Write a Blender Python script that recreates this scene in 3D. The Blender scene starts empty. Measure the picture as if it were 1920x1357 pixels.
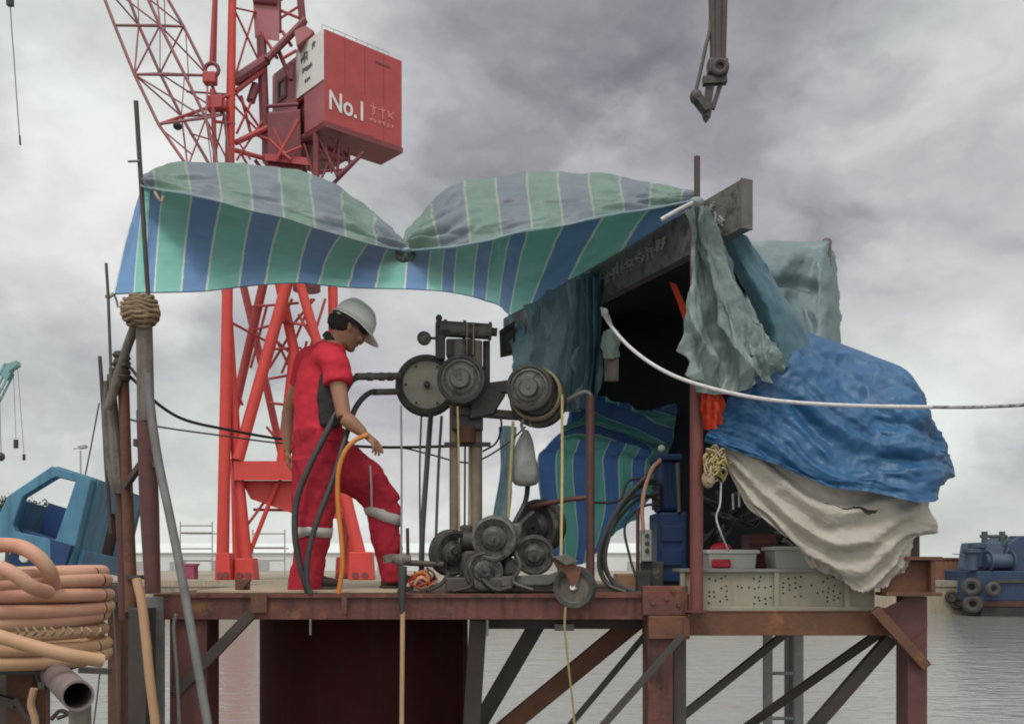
import bpy, bmesh, math, random
from mathutils import Vector, Matrix, noise
random.seed(7)
S = bpy.context.scene
COL = S.collection
V = Vector

# ------------------------------------------------------------------ camera
HC = 3.2            # eye height above the water
F = 1800.0          # focal length in photo pixels (1920 wide)
HY = 1050.0         # horizon row
cam = bpy.data.cameras.new('camera')
cam.sensor_width = 36.0
cam.lens = F / 1920 * 36
cam.shift_y = (HY - 678.5) / 1920
cam.clip_start = 0.05
cam.clip_end = 9000
camo = bpy.data.objects.new('camera', cam)
COL.objects.link(camo)
camo.location = (0, 0, HC)
camo.rotation_euler = (math.pi / 2, 0, 0)
S.camera = camo

def P(px, py, d):
    """world point at distance d in front of the eye, seen at photo pixel px, py"""
    return V(((px - 960) * d / F, d, HC + (HY - py) * d / F))

# ------------------------------------------------------------------ sky
SUN_EL, SUN_AZ = math.radians(58), math.radians(200)
w = bpy.data.worlds.new('World')
S.world = w
w.use_nodes = True
nt = w.node_tree
nt.nodes.clear()
def N(t, tree=None, **kw):
    n = (tree or nt).nodes.new(t)
    for k, v in kw.items():
        setattr(n, k, v)
    return n
L = nt.links.new
out = N('ShaderNodeOutputWorld')
sky = N('ShaderNodeTexSky', sky_type='NISHITA', sun_disc=False, sun_elevation=SUN_EL, sun_rotation=SUN_AZ)
bg1 = N('ShaderNodeBackground'); bg1.inputs['Strength'].default_value = 0.10
L(sky.outputs[0], bg1.inputs['Color'])
tc = N('ShaderNodeTexCoord')
def vm(op, a, b=None):
    n = N('ShaderNodeVectorMath', operation=op)
    for i, x in enumerate((a, b)):
        if x is None: continue
        if hasattr(x, 'default_value') or hasattr(x, 'links'): L(x, n.inputs[i])
        else: n.inputs[i].default_value = x
    return n
def mt(op, a, b=None, clamp=False):
    n = N('ShaderNodeMath', operation=op); n.use_clamp = clamp
    for i, x in enumerate((a, b)):
        if x is None: continue
        if hasattr(x, 'links'): L(x, n.inputs[i])
        else: n.inputs[i].default_value = x
    return n.outputs[0]
stretch = vm('MULTIPLY', tc.outputs['Generated'], (1.0, 1.0, 1.7))
wn = N('ShaderNodeTexNoise'); wn.inputs['Scale'].default_value = 5.2; wn.inputs['Detail'].default_value = 9; wn.inputs['Roughness'].default_value = .52
L(stretch.outputs[0], wn.inputs['Vector'])
wc = vm('SUBTRACT', wn.outputs['Color'], (0.5, 0.5, 0.5))
ws = vm('MULTIPLY', wc.outputs[0], (0.34, 0.34, 0.26))
wd = vm('ADD', tc.outputs['Generated'], ws.outputs[0])
wdn = vm('NORMALIZE', wd.outputs[0])
CLOUDS = [  # direction given as photo column, row; angular radius in the same unit; gain
    (1340, 250, 440, -.165), (960, 170, 300, -.07), (1500, 40, 300, -.05), (1830, 590, 330, -.20), (1500, 590, 260, -.06),
    (120, 120, 420, .10), (560, 60, 260, .06), (1860, 150, 260, .10), (1750, 690, 200, .28), (1190, 310, 120, .15),
    (1640, 420, 250, .14), (90, 430, 210, .22), (1840, 150, 200, .07), (560, 960, 460, .14), (350, 700, 210, -.15), (760, 750, 190, -.16), (1860, 760, 160, .08), (480, 600, 120, -.06), (250, 820, 130, .07), (100, 700, 150, -.08), (330, 200, 120, .05),
    (690, 420, 220, -.05), (1850, 900, 260, .08), (80, 560, 170, -.07), (860, 640, 140, .10), (60, 900, 260, .06)]
acc = None
for px, py, r, g in CLOUDS:
    c = V((px - 960, F, HY - py)).normalized()
    a = r / F
    dt = vm('DOT_PRODUCT', wdn.outputs[0], tuple(c)).outputs['Value']
    mr = N('ShaderNodeMapRange', interpolation_type='SMOOTHERSTEP')
    L(dt, mr.inputs['Value'])
    mr.inputs['From Min'].default_value = math.cos(a * 1.35); mr.inputs['From Max'].default_value = 1.0
    mr.inputs['To Min'].default_value = 0; mr.inputs['To Max'].default_value = g
    acc = mr.outputs[0] if acc is None else mt('ADD', acc, mr.outputs[0])
n2 = N('ShaderNodeTexNoise'); n2.inputs['Scale'].default_value = 6.5; n2.inputs['Detail'].default_value = 10; n2.inputs['Roughness'].default_value = .52
st2 = vm('MULTIPLY', tc.outputs['Generated'], (1, 1, 1.55)); st3 = vm('ADD', st2.outputs[0], ws.outputs[0]); L(st3.outputs[0], n2.inputs['Vector'])
nz = mt('MULTIPLY', mt('SUBTRACT', n2.outputs['Fac'], 0.5), 0.58)
lum = mt('ADD', mt('ADD', acc, nz), 0.57)
lum = mt('MAXIMUM', lum, 0.12)
lum = mt('MINIMUM', lum, 0.9)
# overcast sky brighter overhead; gain behind the viewer added to light facing sides
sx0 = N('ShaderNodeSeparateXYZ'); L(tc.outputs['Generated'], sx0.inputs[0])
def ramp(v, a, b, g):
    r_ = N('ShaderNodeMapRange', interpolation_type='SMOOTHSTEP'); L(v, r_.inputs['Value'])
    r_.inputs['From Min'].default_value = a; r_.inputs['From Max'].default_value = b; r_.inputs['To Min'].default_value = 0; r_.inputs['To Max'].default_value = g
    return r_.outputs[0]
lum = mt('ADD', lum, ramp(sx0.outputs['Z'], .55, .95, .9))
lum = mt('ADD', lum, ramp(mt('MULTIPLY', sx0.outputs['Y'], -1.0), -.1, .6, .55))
cr = N('ShaderNodeValToRGB'); e = cr.color_ramp.elements
e[0].position = .22; e[0].color = (.97, .955, 1.04, 1)
e[1].position = .72; e[1].color = (.995, 1.005, .975, 1)
L(lum, cr.inputs[0])
tn = N('ShaderNodeTexNoise'); tn.inputs['Scale'].default_value = 3.1; tn.inputs['Detail'].default_value = 3; L(st3.outputs[0], tn.inputs['Vector'])
tr_ = N('ShaderNodeValToRGB'); tr_.color_ramp.elements[0].position = .38; tr_.color_ramp.elements[0].color = (1.01, .985, 1.01, 1); tr_.color_ramp.elements[1].position = .62; tr_.color_ramp.elements[1].color = (.97, 1.005, .985, 1)
L(tn.outputs['Fac'], tr_.inputs[0])
tm = vm('MULTIPLY', cr.outputs[0], tr_.outputs[0])
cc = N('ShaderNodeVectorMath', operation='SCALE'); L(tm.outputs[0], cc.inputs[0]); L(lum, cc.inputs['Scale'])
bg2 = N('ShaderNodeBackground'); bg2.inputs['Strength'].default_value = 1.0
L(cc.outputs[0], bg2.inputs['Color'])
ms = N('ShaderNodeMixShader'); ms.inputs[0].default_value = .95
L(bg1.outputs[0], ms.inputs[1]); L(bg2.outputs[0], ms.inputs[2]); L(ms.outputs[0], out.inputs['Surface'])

sun = bpy.data.lights.new('sun', 'SUN'); sun.energy = 1.3; sun.angle = math.radians(16); sun.color = (1, .96, .9)
suno = bpy.data.objects.new('sun', sun); COL.objects.link(suno)
sd = V((math.sin(SUN_AZ) * math.cos(SUN_EL), math.cos(SUN_AZ) * math.cos(SUN_EL), math.sin(SUN_EL)))
suno.rotation_euler = sd.to_track_quat('Z', 'Y').to_euler()
suno.location = (0, -5, 20)

S.view_settings.view_transform = 'Standard'
S.view_settings.look = 'None'
S.view_settings.exposure = 0.0
S.view_settings.gamma = 1.0
try:
    S.cycles.max_bounces = 6; S.cycles.use_denoising = True
    S.cycles.filter_width = 1.9
except Exception: pass

# ------------------------------------------------------------------ materials
MATS = {}
def M(name, c, c2=None, scale=6, rough=.6, metal=0.0, bump=.15, bscale=45, stain=None, sthr=.6, sscale=3.0, spec=.4, trans=0, stripes=None, streak=None, coat=0, crumple=0):
    m = bpy.data.materials.new(name); m.use_nodes = True
    t = m.node_tree; n = t.nodes; l = t.links.new
    b = n['Principled BSDF']; o = n['Material Output']
    co = n.new('ShaderNodeTexCoord')
    c2 = c2 or tuple(x * .75 for x in c)
    nz = n.new('ShaderNodeTexNoise'); nz.inputs['Scale'].default_value = scale; nz.inputs['Detail'].default_value = 7; nz.inputs['Roughness'].default_value = .62
    l(co.outputs['Object'], nz.inputs['Vector'])
    r = n.new('ShaderNodeValToRGB'); r.color_ramp.elements[0].position = .34; r.color_ramp.elements[1].position = .68
    l(nz.outputs['Fac'], r.inputs[0])
    mx = n.new('ShaderNodeMix'); mx.data_type = 'RGBA'
    l(r.outputs[0], mx.inputs['Factor'])
    mx.inputs['A'].default_value = (*c, 1); mx.inputs['B'].default_value = (*c2, 1)
    colr = mx.outputs['Result']
    if stripes:
        uv = n.new('ShaderNodeUVMap'); sx = n.new('ShaderNodeSeparateXYZ'); l(uv.outputs[0], sx.inputs[0])
        def mth(op, a, v=None):
            q = n.new('ShaderNodeMath'); q.operation = op
            l(a, q.inputs[0])
            if v is not None: q.inputs[1].default_value = v
            return q.outputs[0]
        wob = n.new('ShaderNodeTexNoise'); wob.inputs['Scale'].default_value = 30; l(co.outputs['Object'], wob.inputs['Vector'])
        wv = mth('MULTIPLY', mth('SUBTRACT', wob.outputs['Fac'], .5), .05)
        ad = n.new('ShaderNodeMath'); ad.operation = 'ADD'; l(sx.outputs[0], ad.inputs[0]); l(wv, ad.inputs[1])
        fr = mth('FRACT', mth('MULTIPLY', ad.outputs[0], .5))
        gt = mth('GREATER_THAN', fr, .5)
        m2 = n.new('ShaderNodeMix'); m2.data_type = 'RGBA'; l(gt, m2.inputs['Factor'])
        m2.inputs['A'].default_value = (*stripes[0], 1); m2.inputs['B'].default_value = (*stripes[1], 1)
        f1 = mth('FRACT', ad.outputs[0]); ln = mth('LESS_THAN', f1, .075)
        m3 = n.new('ShaderNodeMix'); m3.data_type = 'RGBA'; l(ln, m3.inputs['Factor']); l(m2.outputs['Result'], m3.inputs['A']); m3.inputs['B'].default_value = (*stripes[2], 1)
        m4 = n.new('ShaderNodeMix'); m4.data_type = 'RGBA'; m4.blend_type = 'MULTIPLY'; m4.inputs['Factor'].default_value = 1
        l(m3.outputs['Result'], m4.inputs['A']); l(colr, m4.inputs['B']); colr = m4.outputs['Result']
    if streak:      # vertical runs of rust or dirt
        mp = n.new('ShaderNodeMapping'); mp.inputs['Scale'].default_value = (9, 9, .8); l(co.outputs['Object'], mp.inputs[0])
        ns = n.new('ShaderNodeTexNoise'); ns.inputs['Scale'].default_value = 2.2; ns.inputs['Detail'].default_value = 5; l(mp.outputs[0], ns.inputs['Vector'])
        rs = n.new('ShaderNodeValToRGB'); rs.color_ramp.elements[0].position = .5; rs.color_ramp.elements[1].position = .72; l(ns.outputs['Fac'], rs.inputs[0])
        m6 = n.new('ShaderNodeMix'); m6.data_type = 'RGBA'; l(rs.outputs[0], m6.inputs['Factor']); l(colr, m6.inputs['A']); m6.inputs['B'].default_value = (*streak, 1); colr = m6.outputs['Result']
    if stain:
        ns = n.new('ShaderNodeTexNoise'); ns.inputs['Scale'].default_value = sscale; ns.inputs['Detail'].default_value = 9; ns.inputs['Roughness'].default_value = .7
        l(co.outputs['Object'], ns.inputs['Vector'])
        rs = n.new('ShaderNodeValToRGB'); rs.color_ramp.elements[0].position = sthr; rs.color_ramp.elements[1].position = min(1, sthr + .1); l(ns.outputs['Fac'], rs.inputs[0])
        m5 = n.new('ShaderNodeMix'); m5.data_type = 'RGBA'; l(rs.outputs[0], m5.inputs['Factor']); l(colr, m5.inputs['A']); m5.inputs['B'].default_value = (*stain, 1); colr = m5.outputs['Result']
    l(colr, b.inputs['Base Color'])
    b.inputs['Roughness'].default_value = rough; b.inputs['Metallic'].default_value = metal
    b.inputs['Specular IOR Level'].default_value = spec
    if coat: b.inputs['Coat Weight'].default_value = coat; b.inputs['Coat Roughness'].default_value = .35
    if bump:
        nb = n.new('ShaderNodeTexNoise'); nb.inputs['Scale'].default_value = bscale; nb.inputs['Detail'].default_value = 5
        l(co.outputs['Object'], nb.inputs['Vector'])
        bp = n.new('ShaderNodeBump'); bp.inputs['Strength'].default_value = bump; bp.inputs['Distance'].default_value = .4 / bscale
        l(nb.outputs['Fac'], bp.inputs['Height']); l(bp.outputs[0], b.inputs['Normal'])
        if crumple:     # sharp creases of handled plastic sheet
            last = bp.outputs[0]
            for sc_, ds_ in ((crumple, .030), (crumple * 2.7, .010)):
                rn = n.new('ShaderNodeTexNoise'); rn.noise_type = 'RIDGED_MULTIFRACTAL'; rn.inputs['Scale'].default_value = sc_; rn.inputs['Detail'].default_value = 3; rn.inputs['Distortion'].default_value = .4
                l(co.outputs['Object'], rn.inputs['Vector'])
                b2 = n.new('ShaderNodeBump'); b2.inputs['Strength'].default_value = .55; b2.inputs['Distance'].default_value = ds_
                l(rn.outputs['Fac'], b2.inputs['Height']); l(last, b2.inputs['Normal']); last = b2.outputs[0]
            l(last, b.inputs['Normal'])
    if trans:
        tr = n.new('ShaderNodeBsdfTranslucent'); l(colr, tr.inputs['Color'])
        mxs = n.new('ShaderNodeMixShader'); mxs.inputs[0].default_value = trans
        l(b.outputs[0], mxs.inputs[1]); l(tr.outputs[0], mxs.inputs[2]); l(mxs.outputs[0], o.inputs['Surface'])
    MATS[name] = m
    return m

# ------------------------------------------------------------------ geometry helpers
def crom(a, b, c, d, t):
    return 0.5 * ((2 * b) + (c - a) * t + (2 * a - 5 * b + 4 * c - d) * t * t + (3 * b - a - 3 * c + d) * t * t * t)
def spline(pts, n):
    m = len(pts) - 1
    res = []
    for i in range(n + 1):
        x = i / n * m
        k = min(int(x), m - 1); t = x - k
        p1, p2 = pts[k], pts[k + 1]
        p0 = pts[k - 1] if k > 0 else p1 * 2 - p2
        p3 = pts[k + 2] if k + 2 <= m else p2 * 2 - p1
        res.append(crom(p0, p1, p2, p3, t))
    return res
def axes(d, up=None):
    d = d.normalized()
    up = up or (V((0, 0, 1)) if abs(d.z) < .93 else V((0, 1, 0)))
    x = d.cross(up).normalized(); y = x.cross(d).normalized()
    return d, x, y

class MB:
    def __init__(s): s.v = []; s.f = []; s.uv = None
    def add(s, vs, fs):
        k = len(s.v); s.v += [V(p) for p in vs]; s.f += [tuple(i + k for i in f) for f in fs]; return s
    def hexa(s, p):   # 8 corners: bottom loop then top loop
        return s.add(p, [(3, 2, 1, 0), (4, 5, 6, 7), (0, 1, 5, 4), (1, 2, 6, 5), (2, 3, 7, 6), (3, 0, 4, 7)])
    def box(s, a, b):
        x0, y0, z0 = a; x1, y1, z1 = b
        return s.hexa([(x0, y0, z0), (x1, y0, z0), (x1, y1, z0), (x0, y1, z0), (x0, y0, z1), (x1, y0, z1), (x1, y1, z1), (x0, y1, z1)])
    def obox(s, c, ex, ey, ez):   # centre, half-axes
        c, ex, ey, ez = V(c), V(ex), V(ey), V(ez)
        return s.hexa([c - ex - ey - ez, c + ex - ey - ez, c + ex + ey - ez, c - ex + ey - ez, c - ex - ey + ez, c + ex - ey + ez, c + ex + ey + ez, c - ex + ey + ez])
    def pbox(s, px0, py0, px1, py1, d, dep):   # box whose front face covers a pixel rectangle at distance d
        a, b = P(px0, py1, d), P(px1, py0, d)
        return s.box((a.x, d, a.z), (b.x, d + dep, b.z))
    def bar(s, p, q, w, h=None, up=None):
        p, q = V(p), V(q); h = h or w
        d, x, y = axes(q - p, up)
        return s.obox((p + q) / 2, (q - p) / 2, x * w / 2, y * h / 2)
    def channel(s, p, q, h, fl, t=.012, side=1):   # C section: web h high, flanges fl deep to side
        p, q = V(p), V(q); d, x, y = axes(q - p)
        c = (p + q) / 2; hl = (q - p) / 2
        s.obox(c, hl, x * t / 2, y * h / 2)
        for sg in (1, -1):
            s.obox(c + x * side * (fl / 2 + t / 2) + y * sg * (h / 2 - t / 2), hl, x * fl / 2, y * t / 2)
        return s
    def tube(s, pts, r, n=10, seg=None, smooth=True, cap=True, flat=1.0):
        pts = [V(p) for p in pts]
        rr = r if isinstance(r, (list, tuple)) else [r] * len(pts)
        if smooth and len(pts) > 2:
            seg = seg or (len(pts) - 1) * 7
            q = spline(pts, seg); rs = [x.x for x in spline([V((a, 0, 0)) for a in rr], seg)]
        else: q = pts; rs = rr
        k = len(s.v)
        d0 = (q[1] - q[0]).normalized(); _, x, y = axes(d0)
        for i, p in enumerate(q):
            d = (q[min(i + 1, len(q) - 1)] - q[max(i - 1, 0)]).normalized()
            rot = d0.rotation_difference(d); x = rot @ x; y = rot @ y; d0 = d
            for j in range(n):
                a = 2 * math.pi * j / n
                s.v.append(p + x * math.cos(a) * rs[i] + y * math.sin(a) * rs[i] * flat)
        for i in range(len(q) - 1):
            for j in range(n):
                a = k + i * n + j; b = k + i * n + (j + 1) % n
                s.f.append((a, b, b + n, a + n))
        if cap:
            s.f.append(tuple(k + j for j in reversed(range(n)))); e = k + (len(q) - 1) * n
            s.f.append(tuple(e + j for j in range(n)))
        return s
    def cyl(s, p, q, r, r2=None, n=14): return s.tube([p, q], [r, r if r2 is None else r2], n=n, smooth=False)
    def lathe(s, prof, c, axis, n=32, up=None):   # prof: (radius, height along axis)
        d, x, y = axes(V(axis), up); c = V(c); k = len(s.v); m = len(prof)
        for i in range(n):
            a = 2 * math.pi * i / n
            for r, h in prof: s.v.append(c + d * h + (x * math.cos(a) + y * math.sin(a)) * r)
        for i in range(n):
            for j in range(m - 1):
                a = k + i * m + j; b = k + ((i + 1) % n) * m + j
                s.f.append((a, b, b + 1, a + 1))
        return s
    def ball(s, c, r, sc=(1, 1, 1), nu=16, nv=10):
        c = V(c); k = len(s.v)
        for i in range(nv + 1):
            t = math.pi * i / nv
            for j in range(nu):
                a = 2 * math.pi * j / nu
                s.v.append(c + V((math.sin(t) * math.cos(a) * sc[0], math.sin(t) * math.sin(a) * sc[1], math.cos(t) * sc[2])) * r)
        for i in range(nv):
            for j in range(nu):
                a = k + i * nu + j; b = k + i * nu + (j + 1) % nu
                s.f.append((a, a + nu, b + nu, b))
        return s
    def torus(s, c, axis, R, r, n=32, m=10, sq=1.0):
        return s.lathe([(R + r * math.cos(2 * math.pi * j / m), r * sq * math.sin(2 * math.pi * j / m)) for j in range(m + 1)], c, axis, n)
    def prism(s, pts, ext):   # polygon extruded along a vector
        pts = [V(p) for p in pts]; e = V(ext); n = len(pts)
        return s.add(pts + [p + e for p in pts], [tuple(reversed(range(n))), tuple(range(n, 2 * n))] + [(i, (i + 1) % n, n + (i + 1) % n, n + i) for i in range(n)])
    def frame(s, outer, inner, ext):   # ring between two polygons with the same point count, extruded
        o = [V(p) for p in outer]; q = [V(p) for p in inner]; e = V(ext); n = len(o)
        vs = o + q + [p + e for p in o] + [p + e for p in q]; fs = []
        for i in range(n):
            j = (i + 1) % n
            fs += [(i, j, n + j, n + i), (2 * n + i, 3 * n + i, 3 * n + j, 2 * n + j), (i, 2 * n + i, 2 * n + j, j), (n + i, n + j, 3 * n + j, 3 * n + i)]
        return s.add(vs, fs)
    def build(s, name, mat, parent=None, smooth=True, ang=.7, bev=0, base=None, thick=0):
        o0 = V((0, 0, 0))
        if parent is not None:
            p = parent
            while p is not None: o0 = o0 + p.location; p = p.parent
        elif base is not None: o0 = V(base)
        else:
            xs = [p.x for p in s.v]; ys = [p.y for p in s.v]; zs = [p.z for p in s.v]
            o0 = V(((min(xs) + max(xs)) / 2, (min(ys) + max(ys)) / 2, min(zs)))
        me = bpy.data.meshes.new(name)
        me.from_pydata([tuple(p - o0) for p in s.v], [], s.f)
        bm = bmesh.new(); bm.from_mesh(me)
        uvs = s.uv
        bmesh.ops.recalc_face_normals(bm, faces=bm.faces)
        if uvs:
            bm.verts.ensure_lookup_table(); lay = bm.loops.layers.uv.new('UVMap')
            for f in bm.faces:
                for lp in f.loops: lp[lay].uv = uvs[lp.vert.index]
        bm.to_mesh(me); bm.free()
        me.polygons.foreach_set('use_smooth', [smooth] * len(me.polygons))
        if smooth and ang: me.set_sharp_from_angle(angle=ang)
        me.materials.append(mat if not isinstance(mat, str) else MATS[mat])
        o = bpy.data.objects.new(name, me); COL.objects.link(o)
        if parent is not None: o.parent = parent
        else: o.location = o0
        if thick:
            md = o.modifiers.new('thickness', 'SOLIDIFY'); md.thickness = thick; md.offset = 0
        if bev:
            md = o.modifiers.new('edges', 'BEVEL'); md.width = bev; md.segments = 2; md.limit_method = 'ANGLE'
        return o

def tag(o, label, cat, group=None, kind=None):
    if label: o['label'] = label
    if cat: o['category'] = cat
    if group: o['group'] = group
    if kind: o['kind'] = kind
    return o
def thing(name, label, cat, loc, group=None):
    o = bpy.data.objects.new(name, None); COL.objects.link(o); o.location = V(loc); o.empty_display_size = .1
    return tag(o, label, cat, group)

def ridged(p, oct=4):
    """sharp creases between flat facets, as crumpled plastic shows"""
    s_, a, f = 0, 1, 1
    for k in range(oct):
        s_ += a * (1 - 2 * abs(noise.noise(p * f + V((k * 7.3, 0, k * 3.1))))) ; a *= .5; f *= 2.1
    return s_ * .6 - .55
def saw(t):
    x = t % 1.0
    return (x / .78 if x < .78 else (1 - x) / .22) - .5
def sharp(x, p=.7): return 1 - 2 * abs(math.sin(x)) ** p
def sheet(name, rows, mat, nu=60, nv=40, amp=.01, fu=6, fv=3, fold=None, us=None, pin='', skew=0, parent=None, thick=0, fine=.004, seed=0, crisp=0, uvf=None, hole=None):
    """cloth: rows of control points, smoothed both ways, wrinkled along its normal"""
    cu = [spline(r, nu) for r in rows]
    grid = [spline([cu[k][i] for k in range(len(rows))], nv) for i in range(nu + 1)]   # [u][v]
    uu = [x.x for x in spline([V((a, 0, 0)) for a in us], nu)] if us else [i / nu for i in range(nu + 1)]
    mb = MB(); mb.uv = []
    for i in range(nu + 1):
        for j in range(nv + 1):
            p = grid[i][j]
            du = grid[min(i + 1, nu)][j] - grid[max(i - 1, 0)][j]; dv = grid[i][min(j + 1, nv)] - grid[i][max(j - 1, 0)]
            nn = dv.cross(du); nn = nn.normalized() if nn.length > 1e-9 else V((0, -1, 0))
            u, v = i / nu, j / nv
            w_ = v + skew * u
            h = amp * (.5 * noise.fractal(V((u * fu, w_ * fv, seed + .37)), .9, 2.0, 3) + .8 * ridged(V((u * fu * .8, w_ * fv * .8, seed + 4.7)))) + fine * noise.fractal(p * 9 + V((seed, 0, 0)), .9, 2.1, 3)
            if crisp: h += crisp * ridged(V((p.x * 5 + seed, p.y * 5, p.z * 5)), 5)
            if fold: h += fold(u, v)
            if 'v0' in pin: h *= min(1, v * 9)
            if 'v1' in pin: h *= min(1, .15 + (1 - v) * 8)
            if 'u1' in pin: h *= min(1, .1 + (1 - u) * 8)
            if 'u0' in pin: h *= min(1, .1 + u * 8)
            mb.v.append(p + nn * h); mb.uv.append((uvf(u, v) if uvf else uu[i], v))
    for i in range(nu):
        for j in range(nv):
            if hole and hole((i + .5) / nu, (j + .5) / nv): continue
            a = i * (nv + 1) + j; mb.f.append((a, a + 1, a + nv + 2, a + nv + 1))
    return mb.build(name, mat, parent, ang=0, thick=thick)

def struct(o): o['kind'] = 'structure'; return o
# ------------------------------------------------------------------ materials used
M('rust_red', (.150, .048, .038), (.085, .035, .030), scale=7, rough=.62, stain=(.19, .085, .04), sthr=.56, sscale=6, bump=.4, streak=(.045, .022, .02))
M('maroon', (.115, .042, .039), (.075, .032, .031), scale=8, rough=.55, stain=(.17, .08, .05), sthr=.62, bump=.2)
M('post_red', (.175, .050, .042), (.115, .038, .033), scale=8, rough=.55, stain=(.12, .06, .04), sthr=.62, bump=.25, streak=(.13,.04,.035))
M('rust_brown', (.15, .065, .035), (.085, .042, .028), scale=6, rough=.75, stain=(.22, .09, .04), sthr=.58, bump=.5)
M('pile_paint', (.050, .010, .012), (.032, .008, .009), scale=3, rough=.85, spec=.12, stain=(.10, .045, .03), sthr=.66, bump=.15, streak=(.035, .014, .014))
M('dark_steel', (.048, .044, .042), (.075, .058, .048), scale=7, rough=.55, bump=.25, stain=(.10, .05, .03), sthr=.66)
M('grey_steel', (.13, .125, .115), (.085, .08, .075), scale=9, rough=.5, metal=.2, bump=.2, stain=(.14, .09, .055), sthr=.62)
M('machine_grey', (.14, .138, .128), (.095, .093, .087), scale=14, rough=.55, metal=.15, bump=.5, stain=(.055, .045, .038), sthr=.52, sscale=14)
M('wheel_face', (.36, .335, .27), (.27, .25, .21), scale=12, rough=.6, bump=.25, stain=(.16, .12, .10), sthr=.58, sscale=9)
M('rubber', (.040, .040, .039), (.065, .062, .056), scale=14, rough=.75, bump=.5, stain=(.13, .115, .095), sthr=.57, sscale=12)
M('hose_black', (.032, .032, .032), (.045, .045, .042), scale=20, rough=.45, bump=.1, stain=(.09, .08, .07), sthr=.68)
M('canopy', (1, 1, 1), (.84, .86, .86), scale=4, rough=.42, bump=.10, bscale=26, stripes=((.185, .31, .53), (.25, .54, .475), (.66, .72, .64)), crumple=4, trans=.72, spec=.35)
M('canopy_top', (.95, .95, .92), (.70, .72, .70), scale=4, rough=.45, bump=.10, bscale=26, stripes=((.25, .295, .36), (.24, .365, .315), (.44, .48, .44)), crumple=5, trans=.45, spec=.6)  # greyer copy of the canopy stripes, sky sheen put into the colour
M('striped_tarp', (1, 1, 1), (.8, .84, .86), scale=4, rough=.5, bump=.12, bscale=26, stripes=((.085, .19, .43), (.14, .42, .36), (.45, .58, .54)), crumple=5, trans=.55, spec=.3)
M('grey_green_tarp', (.27, .335, .305), (.17, .235, .24), scale=5, rough=.4, bump=.3, bscale=60, stain=(.38, .42, .39), sthr=.56, sscale=6, crumple=6, trans=.28, spec=.55)
M('back_tarp', (.165, .235, .24), (.12, .185, .195), scale=5, rough=.4, bump=.2, bscale=60, stain=(.24, .29, .285), sthr=.58, crumple=4, trans=.3, spec=.55)
M('teal_tarp', (.065, .155, .185), (.05, .115, .155), scale=5, rough=.42, bump=.2, bscale=60, crumple=4, trans=.15, spec=.5)
M('blue_grey_tarp', (.33, .47, .51), (.22, .35, .42), scale=7, rough=.42, bump=.3, bscale=22, stain=(.19, .33, .31), sthr=.55, crumple=6, trans=.3, spec=.55)
M('blue_tarp', (.022, .105, .235), (.017, .076, .18), scale=4, rough=.45, bump=.2, bscale=90, stain=(.04, .13, .25), sthr=.58, sscale=2.5, crumple=3.6, trans=.12, spec=.45)
M('canvas', (.52, .475, .41), (.43, .39, .335), scale=5, rough=.85, bump=.3, bscale=120, crumple=4, stain=(.30, .25, .19), sthr=.62, trans=.15, spec=.15)
M('shade_black', (.026, .028, .031), (.034, .036, .04), scale=4, rough=.8, bump=.2, spec=.1)  # near-black that paints the shade inside the shelter
M('orange_cloth', (.62, .06, .022), (.5, .05, .02), rough=.7, bump=.2, trans=.25)
M('beige_paint', (.29, .272, .205), (.235, .22, .165), scale=6, rough=.6, bump=.1, stain=(.20, .16, .11), sthr=.64, streak=(.24, .2, .14))
M('flange_grey', (.20, .195, .18), (.14, .13, .12), rough=.6, bump=.2)
M('hole', (.02, .018, .016), rough=.9, bump=0)  # near-black for solid discs and slabs that paint dark openings
M('cream_plastic', (.60, .60, .55), (.53, .53, .48), rough=.4, bump=.05, stain=(.34, .31, .26), sthr=.66)
M('red_plastic', (.48, .015, .035), (.38, .012, .03), rough=.45, bump=.05)
M('deck_board', (.44, .345, .245), (.36, .28, .20), scale=5, rough=.8, bump=.2, stain=(.27, .18, .12), sthr=.62)
M('rope_tan', (.38, .30, .20), (.28, .21, .14), scale=30, rough=.9, bump=.6, bscale=90)
M('rope_white', (.62, .60, .58), (.48, .45, .47), scale=40, rough=.85, bump=.7, bscale=120)
M('rope_yellow', (.42, .345, .14), (.30, .25, .11), scale=30, rough=.85, bump=.5, bscale=100)
M('rope_mottled', (.40, .40, .41), (.08, .08, .08), scale=28, rough=.85, bump=.5, bscale=100)
M('cable', (.035, .035, .037), rough=.6, bump=0)
M('cable_grey', (.12, .12, .125), rough=.6, bump=0)
M('hose_orange', (.58, .20, .035), (.48, .16, .03), scale=10, rough=.5, bump=.1)
M('hose_terracotta', (.50, .26, .185), (.42, .205, .135), scale=6, rough=.6, bump=.2, stain=(.40, .27, .155), sthr=.55, sscale=4)
M('hose_sand', (.46, .29, .165), (.39, .22, .125), scale=6, rough=.6, bump=.15)
M('weathered_wood', (.155, .135, .115), (.085, .07, .062), scale=9, rough=.9, bump=.5, streak=(.2, .18, .155))
M('pole_dark', (.055, .045, .042), (.08, .062, .055), scale=8, rough=.7, bump=.2)
M('pole_grey', (.17, .17, .165), (.12, .115, .11), scale=8, rough=.55, bump=.2, stain=(.15, .09, .06), sthr=.64)
M('galvanised', (.25, .255, .25), (.18, .18, .175), scale=10, rough=.5, metal=.2, bump=.1)
M('burlap', (.30, .21, .13), (.17, .115, .075), scale=18, rough=.95, bump=.9, bscale=60)
M('cab_blue', (.11, .28, .41), (.085, .225, .345), scale=5, rough=.42, bump=.08, stain=(.15, .25, .30), sthr=.66, streak=(.07,.17,.25))
M('cab_blue_inside', (.02, .06, .17), (.016, .045, .13), rough=.5, bump=.05)
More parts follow.
